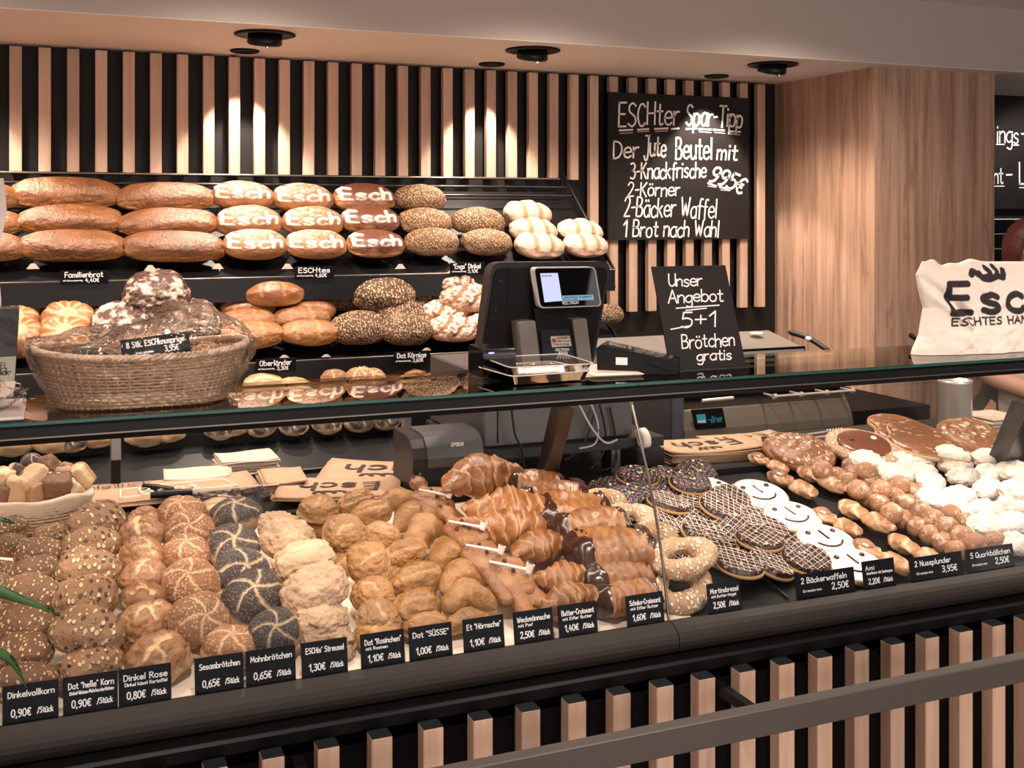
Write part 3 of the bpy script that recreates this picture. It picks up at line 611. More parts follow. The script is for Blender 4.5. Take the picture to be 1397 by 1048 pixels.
for i in range(3):
    add('grain', roll('wholegrain_roll', (.050, .037, .029), B_['grain'], i, wr=.09, fine=.03))
    add('korn', roll('seeded_roll', (.050, .041, .033), B_['korn'], i+5, wr=.08, fine=.03))
    add('dinkel', roll('spelt_roll', (.046, .040, .035), B_['dinkel'], i+11, ridge=.08, wr=.11, fine=.02, score=line_score([[(-.5, -.25+.2*i), (0, .1), (.55, .2-.2*i)], [(-.1*i, -.6), (.05, 0)]], .16, .13, .16, i, .45)))
    add('sesame', roll('sesame_roll', (.048, .046, .036), B_['sesame'], i+21, wr=.05, score=star_score(5, .1, .78, .07, .045, i+2), t0=-.05, t1=.35))
    add('poppy', roll('poppy_seed_roll', (.048, .045, .036), B_['poppy'], i+31, wr=.05, score=star_score(5, .1, .85, .08, .055, i+6, .1, 0), t0=.12, t1=.42))
    add('raisin', roll('raisin_roll', (.036, .036, .025), B_['raisin'], i+41, ridge=.09, wr=.10, fine=.035, score=line_score([[(-.3, -.2), (0, .1*i), (.4, .2)]], .05, .25, .1, i, .8)))
    add('seedloaf', roll('sesame_loaf', (.105, .062, .058), B_['seedloaf'], i+71, wr=.05, fine=.015))
    add('seedloaf2', roll('seeded_loaf', (.105, .068, .062), B_['seedloaf2'], i+75, wr=.06, fine=.02))
    add('sugar', roll('sugared_pastry', (.046, .034, .023), B_['sugar'], i+81, sub=4, wr=.13, fine=.09, flat=.9, score=lambda x, y, D, i=i: (.16*np.exp(-((y+.25*np.sin(4*x+i*2))/.11)**2), .30*np.exp(-((y+.25*np.sin(4*x+i*2))/.10)**2)), mask=lambda D: .85*np.exp(-((D[:, 2]+.12)/.15)**2), t0=-.6, t1=-.2))
    add('ball', roll('curd_ball', (.0235, .0235, .0225), B_['ball'], i+91, sub=4, wr=.05, fine=.01, flat=.92))
    add('plain', roll('pale_roll', (.046, .036, .03), B_['plain'], i+95, wr=.07, sub=4, score=line_score([[(-.7, 0), (.7, .05)]], .12, .12, .05, i)))
def strs(x, y, D, i):
    # crumble-crusted roll: ring of crumble knobs round a smoother middle
    r = np.hypot(x, y*1.1); e = vnoise(D, 6.5, i)+.7*vnoise(D, 13, i+2); c = sstep(.45, .6, r)
    crack = np.abs(vnoise(D, 3.1, i+5)); cr = np.exp(-(crack/.06)**2)
    return -.09*e*(.4+.6*c)+.11*cr, .0*r+.4*sstep(.5, .3, r)
for i in range(3): add('streusel', roll('crumble_topped_roll', (.052, .042, .026), B_['streusel'], i+51, wr=.09, fine=.02, score=lambda x, y, D, i=i: strs(x, y, D, i), flat=.8))
# pointed milk rolls
def milk(i):
    def f(x, y, D): m = np.exp(-((y+.1*np.sin(3*x+i))/.12)**2)*sstep(.9, .5, np.abs(x)); return m*.13, m*.25
    D, Fc = ico(5); me = roll('milk_roll', (.044, .031, .028), B_['milk'], i+61, ridge=.07, wr=.11, fine=.03, score=f, pw=1.75, flat=.6, t0=-.45, t1=.45); return me
for i in range(3): add('milk', milk(i))
for i, k in enumerate(('korn', 'plain', 'seedloaf2', 'poppy')): add('piece', roll('bread_piece', (.030, .024, .020), B_[k], i+201, sub=4, flat=1., wr=.10, fine=.05, pw=7, t0=.2+.2*(i == 3), t1=.45+.15*(i == 3)))
# crescents (Hoernchen), smooth
def horn(i):
    c = .02+.008*i
    path = lambda u: np.stack([(u-.5)*.098, c*(1-((u-.5)*2)**2)-.01, .008*np.sin(u*math.pi)], 1)
    rad = lambda u, v: .0235*(np.clip(1-np.abs(2*u-1)**2.2, 0.001, 1))**.5*(1+.10*np.cos(2*math.pi*(u*2.0)))*(1+.05*np.sin(3*v+9*u+i))
    return sweep('horn_roll', path, rad, B_['milk'], 48, 20, asp=(1.15, .85), seed=i, wr=.0022)
for i in range(3): add('horn', horn(i))
# croissants: swept body with stepped layers
def croissant(i, L=.152, R=.034, bend=.02, nl=7):
    path = lambda u: np.stack([(u-.5)*L, bend*(1-((u-.5)*2)**2), 0*u], 1)
    def rad(u, v):
        a = np.abs(2*u-1); env = np.clip(1-a**1.35, .004, 1)**.62; ph = (a**.85)*nl+.35*np.sin(v*1+i+2*u)+.12*np.sin(5*v+9*u); saw = 1-(ph-np.floor(ph)); return R*env*(1+.24*(saw-.5)*sstep(-.2, .3, a))*(1+.08*np.sin(2*v+5*u+i)+.05*np.sin(3*v-11*u))
    def mk(u, v): a = np.abs(2*u-1); ph = (a**.85)*nl+.35*np.sin(v*1+i+2*u)+.12*np.sin(5*v+9*u); s = ph-np.floor(ph); return .42*np.exp(-((s-.06)/.10)**2)+.20*(.5+.5*np.sin(70*u+5*np.sin(3*v)+3*np.sin(v)))*sstep(.8, .1, s)
    return sweep('croissant', path, rad, B_['crois'], 150, 28, mark=mk, asp=(1.1, .92), seed=i, wr=.0022)
for i in range(3): add('croissant', croissant(i, bend=(.022, -.016, .012)[i], nl=(3, 4, 3)[i]))
# chocolate-dipped rolled croissants: barrel body, dipped ends as parts
def barrel(i, u0=0., u1=1., mt='crois', k=1.0, nu=60):
    L = .112; R = .0285
    path = lambda u: np.stack([((u0+(u1-u0)*u)-.5)*L, .002*np.sin(3*u+i), 0*u], 1)
    def rad(u, v):
        q = u0+(u1-u0)*u; a = np.abs(2*q-1); env = np.clip(1-a**5, .0, 1)**.5; env = np.where(a > .999, .25, np.maximum(env, .25)); ph = a*1.6+.2*np.sin(v+i)+.1*np.sin(4*v+6*q); s = ph-np.floor(ph)
        return R*k*env*(1+.10*(1-s-.5))*(1+.07*np.sin(2*v+i)+.03*np.sin(5*v+7*q))
    mk = lambda u, v: .22*(.5+.5*np.sin(46*u+6*np.sin(2*v+i)+3*np.sin(5*v)))*(np.sin(v) > -.2)
    return path, rad, mk
def cap_ends(me_parts): return me_parts
def choc_croissant(i):
    o = empty('chocolate_croissant')
    p, r, mk = barrel(i, .13, .87); link('body', sweep('body', p, r, B_['crois'], 60, 26, mark=mk, asp=(1.08, .85), seed=i, wr=.0024), o)
    for a, b in ((0., .24), (.80, 1.)):
        p, r0, mk = barrel(i, a, b, k=1.05)
        def rr(u, v, r0=r0, a=a, b=b): # close the end, drip the inner edge
            e = (u if a > 0 else 1-u); rad = r0(u, v)*(1+.05*np.sin(5*v+i*2)); close = sstep(0, .12, (1-u) if a > 0 else u); return rad*np.maximum(close, .02)*(.94+.06*sstep(0, .2, e))
        link('chocolate_tip', sweep('chocolate_tip', p, rr, B_['choc'], 26, 26, asp=(1.08, .85), seed=i, wr=.0016), o)
    return o
# ring pretzel thick with hail sugar
def ringp(i):
    n = 96; nv = 20; u = np.arange(n)/n*2*math.pi; v = np.arange(nv)/nv*2*math.pi; uu, vv = np.meshgrid(u, v, indexing='ij')
    R = .040+.003*np.sin(2*uu+i); r = .0195+.003*np.sin(3*uu+i)
    P = np.stack([(R+r*np.cos(vv))*np.cos(uu)*1.12, (R+r*np.cos(vv))*np.sin(uu)*.92, r*.85*np.sin(vv)], -1).reshape(-1, 3)
    P += .0022*np.stack([vnoise(P, 130, i+k) for k in range(3)], 1)
    idx = np.arange(n*nv).reshape(n, nv); Fc = np.stack([idx, np.roll(idx, -1, 0), np.roll(np.roll(idx, -1, 0), -1, 1), np.roll(idx, -1, 1)], -1).reshape(-1, 4)
    return npmesh('sugared_ring_pretzel', P, Fc, B_['hail'], np.zeros(len(P)), sstep(-.9, -.2, np.sin(vv)).ravel())
for i in range(2): add('ring', ringp(i))
# loaves with stencilled flour
def stencil(i, word='Esch', base='floury', s=(.107, .067, .052), full=True):
    L = strokes(word, .62, -.78, .10, gap=2.6, fit=1.5)
    def f(x, y, D):
        # read from the front: x to the right, up the slope of the loaf
        w_ = .50*y+.87*D[:, 2]; d = np.where(y > .75, 9., sdist(x, w_, L)); ink = sstep(.075, .045, d)
        sp = sstep(-.1, .35, fbm(D, 13, i, 4)); edge = sstep(.95, .6, np.hypot(x*.95, y+.05))
        m = ink*(.6+.4*sp) if not full else np.clip(ink*(.62+.38*sp)+.38*sp*edge*(1-ink)*sstep(.10, .17, d), 0, 1)
        pit = np.exp(-(np.abs(vnoise(D, 12, i+3))/.1)**2)*.0
        return pit-.01*ink, m*sstep(-.95, -.6, y+.9*D[:, 2]*0+.0)
    return roll('stencilled_loaf', s, B_[base], i+101, sub=6, wr=.04, fine=.012, score=f)
for i in range(3): add('stencil', stencil(i)); add('dstencil', stencil(i+3, base='darkfl', full=False))
for i in range(3): add('family', roll('long_rye_loaf', (.172, .062, .056), B_['family'], i+111, wr=.05, wf=1.3, fine=.022, pw=2.6))
for i in range(2):
    add('stripe', roll('white_floured_loaf', (.085, .058, .042), B_['stripe'], i+121, wr=.05, fine=.02, score=line_score([[(-.3, -.95), (-.22, .95)], [(.38, -.95), (.46, .95)]], .10, .11, .03, i)))
    add('brown', roll('smooth_brown_loaf', (.098, .058, .05), B_['brown'], i+131, wr=.05, fine=.008, score=line_score([[(-.42, -.8), (-.5, .8)], [(.25, -.8), (.2, .8)]], .04, .04, .05, i)))
    add('gold', roll('golden_loaf', (.104, .052, .045), B_['gold'], i+141, wr=.06, fine=.016, score=line_score([[(-.42, -.8), (-.5, .8)], [(.25, -.8), (.2, .8)]], .05, .05, .05, i)))
    def tw(x, y, D, i=i):
        w_ = .5*y+.87*D[:, 2]; ph = x*1.5-w_*.9+.12*vnoise(D, 3, i); s = np.abs(ph-np.round(ph)); fib = vnoise(np.stack([(x*.9-w_*.5)*2, x*.5+w_*1.2, 0*x], 1), 9, i)
        groove = np.exp(-(s/.13)**2); return .06*groove-.02*fib, sstep(.5, .15, groove)*sstep(-.35, .15, fib+.5*fbm(D, 12, i, 2))
    add('twist', roll('twisted_floured_loaf', (.092, .058, .046), B_['twist'], i+151, wr=.07, fine=.02, score=tw))
    def rc(x, y, D, i=i):
        q = vnoise(D*np.array([1, 1.5, 1.3]), 3.4, i)+.45*vnoise(D, 8, i+2); c = np.exp(-(np.abs(q)/.13)**2); return .10*c, sstep(.25, .8, 1-c)*sstep(-.05, .3, fbm(D, 4.5, i+7, 3)+.35*vnoise(D*np.array([3, 9, 5]), 2, i))*.9
    add('rustic', roll('cracked_rye_loaf', (.098, .084, .066), B_['rustic'], i+161, wr=.06, fine=.03, score=rc))
def sun(x, y, D):
    r = np.hypot(x, y); a = np.arctan2(y, x); k = np.abs(np.sin(a*5.5+r*1.6)); m = np.exp(-(k/.42)**2)*sstep(.24, .36, r)
    c = sstep(.36, .28, r); return m*.06, np.maximum(m*.95, c*.7)
add('sun', roll('sun_scored_round_loaf', (.088, .088, .066), B_['sun'], 171, wr=.03, fine=.008, score=sun))
# waffles: biscuit base, chocolate grid, drizzle, sprinkles
def waffle(i, drizzle=True, spr=0):
    o = empty('chocolate_waffle'); R = .05
    n = 54; g = np.linspace(-1, 1, n); X, Y = np.meshgrid(g, g, indexing='ij'); x = X*np.sqrt(1-Y**2/2); y = Y*np.sqrt(1-X**2/2)
    def ht(x, y):
        xr = x*math.cos(.5)-y*math.sin(.5); yr = x*math.sin(.5)+y*math.cos(.5)
        a = np.maximum(np.exp(-(((xr*4) % 1-.5)/.2)**2), np.exp(-(((yr*4) % 1-.5)/.2)**2)); return a
    r = np.hypot(x, y); zt = .006+.0055*ht(x, y)*sstep(1.0, .93, r)-.004*sstep(.9, 1.0, r)
    P = np.concatenate([np.stack([x*R, y*R*.92, zt], -1).reshape(-1, 3), np.stack([x*R, y*R*.92, 0*x+.001], -1).reshape(-1, 3)])
    idx = np.arange(n*n).reshape(n, n); q = np.stack([idx[:-1, :-1], idx[1:, :-1], idx[1:, 1:], idx[:-1, 1:]], -1).reshape(-1, 4)
    b = np.concatenate([idx[0, :], idx[1:, -1], idx[-1, -2::-1], idx[-2:0:-1, 0]]); rim = np.stack([b, np.roll(b, -1), np.roll(b, -1)+n*n, b+n*n], -1)
    link('chocolate_layer', npmesh('chocolate_layer', P, np.concatenate([q, q[:, ::-1]+n*n, rim]), B_['choc']), o)
    link('biscuit_base', disc('biscuit_base', lambda p: R*1.02*(1-.04*np.abs(np.sin(p))), lambda r, x, y: .001+0*r, lambda r, x, y: -.009+.004*r**6, B_['waffle'], 8, 48), o)
    rs = rs_(i)
    if drizzle:
        m = MB()
        for s in (-1, 1):
            for k in range(-3, 4):
                off = k*.0128+rs.uniform(-.002, .002); h = math.sqrt(max(.0, .046**2-off*off))
                if h < .01: continue
                a = math.radians(38*s+90); d = Vector((math.cos(a), math.sin(a), 0)); nn = Vector((-d.y, d.x, 0)); pts = [nn*off+d*(-h+2*h*j/5)+Vector((0, 0, .0115+rs.uniform(-.0008, .0008))) for j in range(6)]
                m.tube(pts, .0007, 4)
        m.build('icing_drizzle', B_['drizzle'], o)
    for k in range(spr):
        a = rs.uniform(0, 6.28); r = rs.uniform(0, .04); mm = MB().lathe([(.0003, .0015), (.0025, .001), (.0032, 0), (.0025, -.001), (.0003, -.0015)], 10)
        mm.build('sprinkle', SPR[(k+i) % 5], o, loc=(r*math.cos(a), r*math.sin(a), .0118), rot=(rs.uniform(-.3, .3), rs.uniform(-.3, .3), 0))
    return o
# smiling iced cakes
def amerikaner():
    o = empty('smiling_iced_cake'); R = .062
    link('cake_base', disc('cake_base', lambda p: R+0*p, lambda r, x, y: .004+0*r, lambda r, x, y: -.004-.012*(1-r**2), B_['plain'], 14, 56), o)
    link('white_icing', disc('white_icing', lambda p: R*.975*(1+.012*np.sin(5*p)), lambda r, x, y: .0045+.0035*np.sqrt(np.clip(1-r**3, 0, 1)), lambda r, x, y: .003+0*r, B_['white'], 14, 56), o)
    for s in (-1, 1): MB().lathe([(.0003, .004), (.005, .003), (.0062, 0), (.005, -.001)], 14).build('chocolate_eye', B_['choc'], o, loc=(s*.030, .024, .0075))
    MB().tube([(-.002, .028, .0085), (0, .012, .009), (.003, -.004, .009)], .0021, 8).build('chocolate_nose', B_['choc'], o)
    MB().tube([(.031*math.cos(a), -.004+.026*math.sin(a), .0085) for a in np.linspace(math.pi+.35, 2*math.pi-.35, 12)], .0023, 8).build('chocolate_smile', B_['choc'], o)
    return o
# pinched nut pastry: two fanned ends joined in the middle, chopped nuts at one end
def plunder(i):
    o = empty('nut_pastry'); L = .165
    def body(u, v):
        e = np.clip(1-np.abs(2*u-1)**4, .02, 1)**.5; w_ = .026*(1-.42*np.exp(-((u-.5)/.10)**2)); return w_*e*(1+.10*np.sin(3*v+11*u+i)+.06*np.abs(np.sin(9*u*math.pi)))
    p = lambda u: np.stack([.006*np.sin(7*u+i), (u-.5)*L, .004*np.sin(u*6)], 1)
    mk = lambda u, v: .8*np.exp(-((np.sin(v*1.5+9*u+i))/.28)**2)
    link('twisted_dough', sweep('twisted_dough', p, body, B_['plunder'], 80, 28, mark=mk, asp=(1.12, .55), seed=i, wr=.002), o)
    p2 = lambda u: np.stack([.006*np.sin(7*(.07+u*.30 if i % 2 else .6+u*.3)+i), ((.07+u*.30 if i % 2 else .62+u*.3)-.5)*L, .005+0*u], 1)
    link('nut_topping', sweep('nut_topping', p2, lambda u, v: .021*np.clip(1-np.abs(2*u-1)**3, .02, 1)**.5, B_['nuts'], 26, 18, asp=(1.0, .58), seed=i+4, wr=.002), o)
    return o
def heart(p): return .055*(1+.0*p)*(1.0-.22*np.exp(-((np.angle(np.exp(1j*(p-math.pi/2))))/.35)**2)+.20*np.exp(-((np.angle(np.exp(1j*(p+math.pi/2))))/.38)**2))
def bigcake(kind):
    o = empty('glazed_cake'); R = lambda p: .068*(1+.02*np.sin(3*p)); W = 1.0
    if kind == 'nut':
        link('cake_base', disc('cake_base', R, lambda r, x, y: .004+0*r, lambda r, x, y: -.012+.004*r**3, B_['crois'], 14, 64), o)
        link('nut_topping', disc('nut_topping', lambda p: .066*(1+.03*np.sin(4*p)), lambda r, x, y: .006+.014*np.sqrt(np.clip(1-r**2.2, 0, 1)), lambda r, x, y: .002+0*r, B_['nuts'], 30, 72, wr=.006, seed=2), o)
    elif kind == 'face':
        link('sugared_rim', disc('sugared_rim', R, lambda r, x, y: .006+.006*np.sin(np.clip(r, 0, 1)*math.pi)**.5, lambda r, x, y: -.010+.004*r**3, B_['hail'], 24, 72, wr=.003, seed=3), o)
        link('chocolate_glaze', disc('chocolate_glaze', lambda p: .050*(1+.05*np.sin(2*p+1)), lambda r, x, y: .0125+.005*np.sqrt(np.clip(1-r**2, 0, 1)), lambda r, x, y: .008+0*r, mat('milk_chocolate_glaze', (.16, .055, .028), .2, coat=.6, bump=(25, .3)), 18, 56), o)
        for s in (-1, 1): MB().lathe([(.0003, .003), (.005, .002), (.006, 0)], 14).build('sugar_eye', B_['white'] if s > 0 else B_['choc'], o, loc=(s*.026, .006, .0165))
    else:
        link('dough_base', disc('dough_base', lambda p: heart(p)*1.25, lambda r, x, y: .004+0*r, lambda r, x, y: -.008+.004*r**3, B_['plain'], 14, 72), o)
        link('caramel_glaze', disc('caramel_glaze', lambda p: heart(p)*1.22, lambda r, x, y: .004+.007*np.sqrt(np.clip(1-r**4, 0, 1)), lambda r, x, y: .002+0*r, B_['caramel'], 26, 80, wr=.0015, seed=5), o)
    return o
# dough figure with a clay pipe (metaballs turned to one mesh)
def doughman(arms=True):
    mb = bpy.data.metaballs.new('dough'); mb.resolution = .0042; mb.threshold = .35
    def ball(x, y, z, r): e = mb.elements.new(); e.co = (x, y, z); e.radius = r
    ball(0, .082, .004, .030); ball(0, .052, 0, .022)
    for y, r in ((.032, .036), (.010, .040), (-.012, .036)): ball(-.010, y, 0, r); ball(.010, y, 0, r)
    for s in (-1, 1):
        for k in range(5): ball(s*(.012+.0035*k), -.03-.016*k, 0, .025-.001*k)
        for k in range(4): ball(s*(.028-.002*k), .030-.014*k, .010, .018)
    ob = bpy.data.objects.new('dough', mb); C.objects.link(ob); dg = bpy.context.evaluated_depsgraph_get(); me0 = bpy.data.meshes.new_from_object(ob.evaluated_get(dg))
    V = np.zeros(len(me0.vertices)*3); me0.vertices.foreach_get('co', V); V = V.reshape(-1, 3); V[:, 2] *= .72
    T = []
    for p in me0.polygons:
        q = list(p.vertices); T.append(q[:3]); 
        if len(q) == 4: T.append([q[0], q[2], q[3]])
    bpy.data.objects.remove(ob); V = V+.0008*np.stack([fbm(V, 50, k, 2) for k in range(3)], 1)
    o = empty('dough_figure'); link('body', npmesh('body', V, T, B_['doughman'], np.clip(.25*fbm(V, 40, 2, 3), 0, .4), sstep(-.02, .012, V[:, 2])), o)
    for s in (-1, 1): MB().lathe([(.0003, .002), (.003, .0015), (.0038, -.001)], 10).build('raisin_eye', B_['raisin_bit'], o, loc=(s*.009, .090, .0185), rot=(.1, 0, 0))
    for y in (.03, .005): MB().lathe([(.0003, .002), (.003, .0015), (.0038, -.001)], 10).build('raisin_button', B_['raisin_bit'], o, loc=(0, y, .0225))
    m = MB().tube([(-.028, .036, .026), (-.005, .012, .028), (.018, -.012, .029)], [.0021, .0025, .0032], 10)
    m.cyl((.018, -.012, .024), (.024, -.008, .037), .0058, .0075, 14); m.cyl((.0239, -.0081, .0368), (.0242, -.0079, .0374), .0055, .005, 14, mi=1)
    m.build('clay_pipe', [B_['clay'], B_['choc']], o); return o
# ---------------------------------------------------------------- placing the goods
ORD = 'first second third fourth fifth sixth seventh eighth ninth tenth eleventh twelfth thirteenth fourteenth fifteenth sixteenth seventeenth eighteenth nineteenth twentieth twenty-first twenty-second twenty-third twenty-fourth twenty-fifth twenty-sixth twenty-seventh twenty-eighth twenty-ninth thirtieth thirty-first thirty-second thirty-third thirty-fourth thirty-fifth thirty-sixth'.split()
RS = random.Random(11)
protos = []
def proto(o): protos.append(o); return o
def halfw(me_or_o):
    o = me_or_o
    if isinstance(o, bpy.types.Mesh):
        n = len(o.vertices); a = np.zeros(n*3, dtype=np.float32); o.vertices.foreach_get('co', a); a = a.reshape(-1, 3); return (a[:, 0].max()-a[:, 0].min())/2
    return max(halfw(c.data)+abs(c.location.x) for c in o.children if c.type == 'MESH')
_hw = {}
def hw(p):
    if p.name not in _hw: _hw[p.name] = halfw(p)
    return _hw[p.name]
def put(p, px, py, wpx, k, a, b, rx=.5, rz=0., ry=0., parent=None, name=None, grow=1.0):
    pos = onP(px, py, a+k, b); W = size(px, wpx, pos.y)*grow; s = W/2/hw(p)
    if isinstance(p, bpy.types.Mesh): o = link(name or p.name.split('.')[0], p)
    else:
        o = copy_tree(p)
    o.location = pos; o.scale = (s, s, s); o.rotation_euler = (Matrix.Rotation(rx, 3, 'X')@Matrix.Rotation(ry, 3, 'Y')@Matrix.Rotation(rz, 3, 'Z')).to_euler(); return o
def pile(kind, items, text, where, group, cat='roll', k0=.03, k1=.075, a=SA, b=SB, rx=.5, rz=.25, spread=.12, ordw='from the back', grow=1.08, jit=True):
    """items: (px,py,w[,rz[,k[,rx]]]) ordered as wanted for counting"""
    ys = [q[1] for q in items]; y0, y1 = min(ys), max(ys); out = []; n = len(items)
    order = sorted(range(n), key=lambda i: (items[i][1], items[i][0]))
    rank = {j: r for r, j in enumerate(order)}
    for i, q in enumerate(items):
        px, py, wp = q[:3]; z = q[3] if len(q) > 3 and q[3] is not None else (RS.uniform(-rz, rz) if jit else 0)
        t = (y1-py)/max(1, y1-y0); k = q[4] if len(q) > 4 and q[4] is not None else k0+(k1-k0)*t
        r = q[5] if len(q) > 5 else rx+RS.uniform(-spread, spread)*1.6
        ps = PR[kind]; o = put(ps[i % len(ps)], px, py, wp, k, a, b, r, z, RS.uniform(-spread, spread) if jit else 0, grow=grow)
        j = rank[i]
        if n == 1: wh = where
        elif j == n-1: wh = where+', nearest its price card' if cat in ('roll', 'pastry') and ordw == 'from the back' else where+', last '+ordw
        elif j == 0: wh = where+', '+('rearmost' if ordw == 'from the back' else 'first '+ordw)
        else: wh = where+', '+ORD[j]+' '+ordw
        tag(o, text+' '+wh, cat, group); out.append(o)
    return out
# -- rolls in the sloping display, left to right
pile('grain', [(15, 745, 52), (54, 757, 64), (5, 780, 42), (47, 782, 72), (45, 815, 80), (0, 797, 40), (0, 840, 44), (33, 853, 80), (32, 893, 82), (36, 934, 88), (-14, 905, 60), (14, 722, 50)],
     'brown wholegrain roll', 'in the first pile from the basket side', 'wholegrain rolls', rz=.5, grow=1.04)
pile('korn', [(130, 720, 84), (122, 752, 82), (121, 779, 86), (116, 819, 84), (117, 866, 98, -.3, .06, .25), (124, 912, 86), (70, 735, 50, 0, .02)],
     'pale roll dotted with seeds', 'in the second pile', 'light seeded rolls', rz=.5, spread=.18, grow=1.04)
pile('dinkel', [(192, 733, 68), (197, 713, 50), (196, 762, 66), (197, 790, 66), (196, 820, 66), (200, 852, 76, .8), (218, 905, 88, .3), (170, 880, 50, 0, .015), (190, 875, 54, 1, .02)],
     'cracked golden spelt roll', 'in the third pile', 'spelt rolls', rz=1.2, spread=.25, grow=1.02)
pile('sesame', [(246, 705, 66), (258, 730, 68), (254, 758, 66), (260, 800, 78), (272, 850, 80, .4, .055, .9), (312, 888, 78), (288, 830, 60, 0, .02)],
     'sesame roll with star cut', 'in the fourth pile', 'sesame rolls', rz=3, spread=.2, grow=1.04)
pile('poppy', [(322, 708, 70), (318, 749, 74), (330, 784, 76), (345, 817, 82), (374, 866, 72, .3, .045, .8)],
     'poppy seed roll with pale star cut', 'in the fifth pile', 'poppy seed rolls', rz=3, spread=.2, grow=1.04)
pile('plain', [(293, 700, 50)], 'plain pale roll', 'tucked between the rearmost sesame and poppy rolls', 'plain rolls', k0=.06)
pile('streusel', [(383, 722, 66), (393, 738, 80), (416, 767, 84), (430, 806, 94, .2, .075, .75), (437, 846, 84), (445, 872, 78, 0, .02), (393, 797, 44, 0, .03), (448, 888, 74, 0, .01)],
     'cream crumble-topped roll', 'in the sixth pile', 'crumble rolls', rz=.5, spread=.22, grow=1.02)
pile('raisin', [(434, 697, 54), (440, 718, 44, 0, .04), (469, 730, 60, 0, .085, .8), (464, 772, 40, 0, .04), (502, 768, 58, 0, .085, .95), (507, 812, 62), (516, 845, 62), (517, 870, 64, 0, .02)],
     'round wrinkled raisin roll', 'in the seventh pile', 'raisin rolls', rz=3, spread=.25, grow=1.04)
pile('milk', [(486, 688, 54), (505, 704, 64), (522, 733, 60), (553, 757, 60), (569, 794, 80, .25), (570, 830, 74), (581, 858, 68, 0, .02), (541, 780, 50, .8, .03)],
     'shiny pointed sweet milk roll', 'in the eighth pile', 'sweet milk rolls', rz=.5, spread=.2)
pile('horn', [(543, 690, 64), (570, 714, 72), (590, 738, 76, .4), (616, 762, 78, .5), (637, 798, 80), (641, 829, 76), (640, 855, 68, 0, .02), (560, 700, 50, .4, .04)],
     'smooth golden horn-shaped roll', 'in the ninth pile', 'horn rolls', rz=.3)
pile('croissant', [(664, 660, 118, .10, .12), (694, 690, 128, -.12, .11), (702, 724, 126, -.16, .085), (744, 752, 92, .12, .075), (768, 783, 86, -.05, .06), (782, 822, 92, .15, .045), (752, 800, 60, 0, .02)],
     'flaky butter croissant', 'in the croissant pile', 'butter croissants', cat='croissant', rx=.35, spread=.06)
cc = [proto(choc_croissant(i)) for i in range(3)]; PR['choccr'] = cc
pile('choccr', [(728, 664, 70, -.1, .10), (752, 680, 78, -.14, .09), (780, 699, 84, -.12, .095), (804, 723, 92, -.08, .085), (834, 752, 98, -.05, .078), (842, 786, 84, .04, .05), (858, 821, 80, .08, .032), (806, 803, 56, .1, .02)],
     'croissant roll with chocolate-dipped ends', 'beside the butter croissants', 'chocolate croissants', cat='croissant', rx=.3, spread=.06)
pile('ring', [(822, 690, 76, 0, .05), (856, 712, 84, 0, .055), (884, 742, 92, 0, .05), (930, 760, 98, 0, .075, .30), (936, 808, 104, .1, .03, .45)],
     'thick sugared ring pretzel', 'at the glass joint', 'sugared ring pretzels', cat='pretzel', rx=.35)
# dough figures
dm = proto(doughman()); PR['dough'] = [dm]
dl = []
for j, (px, py, sc_, rz, k) in enumerate([(596, 690, 1.0, .25, .075), (640, 735, 1.05, .30, .085), (664, 768, 1.05, .3, .07), (704, 800, 1.18, .26, .05)]):
    o = copy_tree(dm); p = onP(px, py, SA+k, SB); o.location = p; o.scale = (sc_,)*3; o.rotation_euler = (Matrix.Rotation(.42, 3, 'X')@Matrix.Rotation(rz, 3, 'Z')).to_euler(); dl.append(o)
    tag(o, 'golden dough man holding a white clay pipe, '+['rearmost of its row', 'second from the back of its row', 'third from the back of its row', 'front one whose pipe shows whole'][j], 'dough man', 'dough men with pipes')
# chocolate waffles
wf = [proto(waffle(i, True, (3, 4, 2)[i])) for i in range(3)]+[proto(waffle(9+i, False, 8)) for i in range(2)]
rows = []
WX = [(1.335, 2.40), (1.34, 2.30), (1.35, 2.20), (1.345, 2.10), (1.335, 2.015)]
n = 0; wlist = []
for r in range(7):
    for c_ in range(4):
        x = 1.262+c_*.084+.018*(r % 2)+(.02 if r > 4 and c_ == 0 else 0); y = 2.45-r*.072+RS.uniform(-.008, .008); k = .012+.020*((r+c_) % 2)+.008*((r*3+c_) % 3)
        if r > 4 and c_ == 0: continue
        wlist.append((x, y, k, r, c_))
for x, y, k, r, c_ in wlist:
    src = wf[3+(r+c_) % 2] if r < 2 else wf[(r*3+c_) % 3]
    o = copy_tree(src); o.location = (x, y, SA+SB*y+k); o.rotation_euler = (SB+RS.uniform(.0, .28), RS.uniform(-.15, .15), RS.uniform(-.6, .6)); o.scale = (1.06,)*3
    tag(o, 'chocolate waffle with %s, %s row from the back, %s from the pretzels' % ('coloured sprinkles' if r < 2 else 'white lines', ORD[r], ORD[c_]), 'waffle', 'chocolate waffles')
# smiling cakes
am = proto(amerikaner())
for j, (px, py, wp, rx, rz, k) in enumerate([(967, 670, 76, .25, -.25, .03), (1037, 676, 78, .3, .0, .02), (1081, 706, 80, .3, .0, .02), (1127, 739, 82, .3, -.05, .02), (1172, 776, 86, .3, -.05, .02)]):
    o = put(am, px, py, wp, k, SA, SB, rx, rz)
    tag(o, 'round cake iced white with a chocolate smile, '+['rearmost, leaning on the waffles', 'second from the back', 'middle one of the row', 'second from the price cards', 'nearest the price cards'][j], 'cake', 'smiling iced cakes')
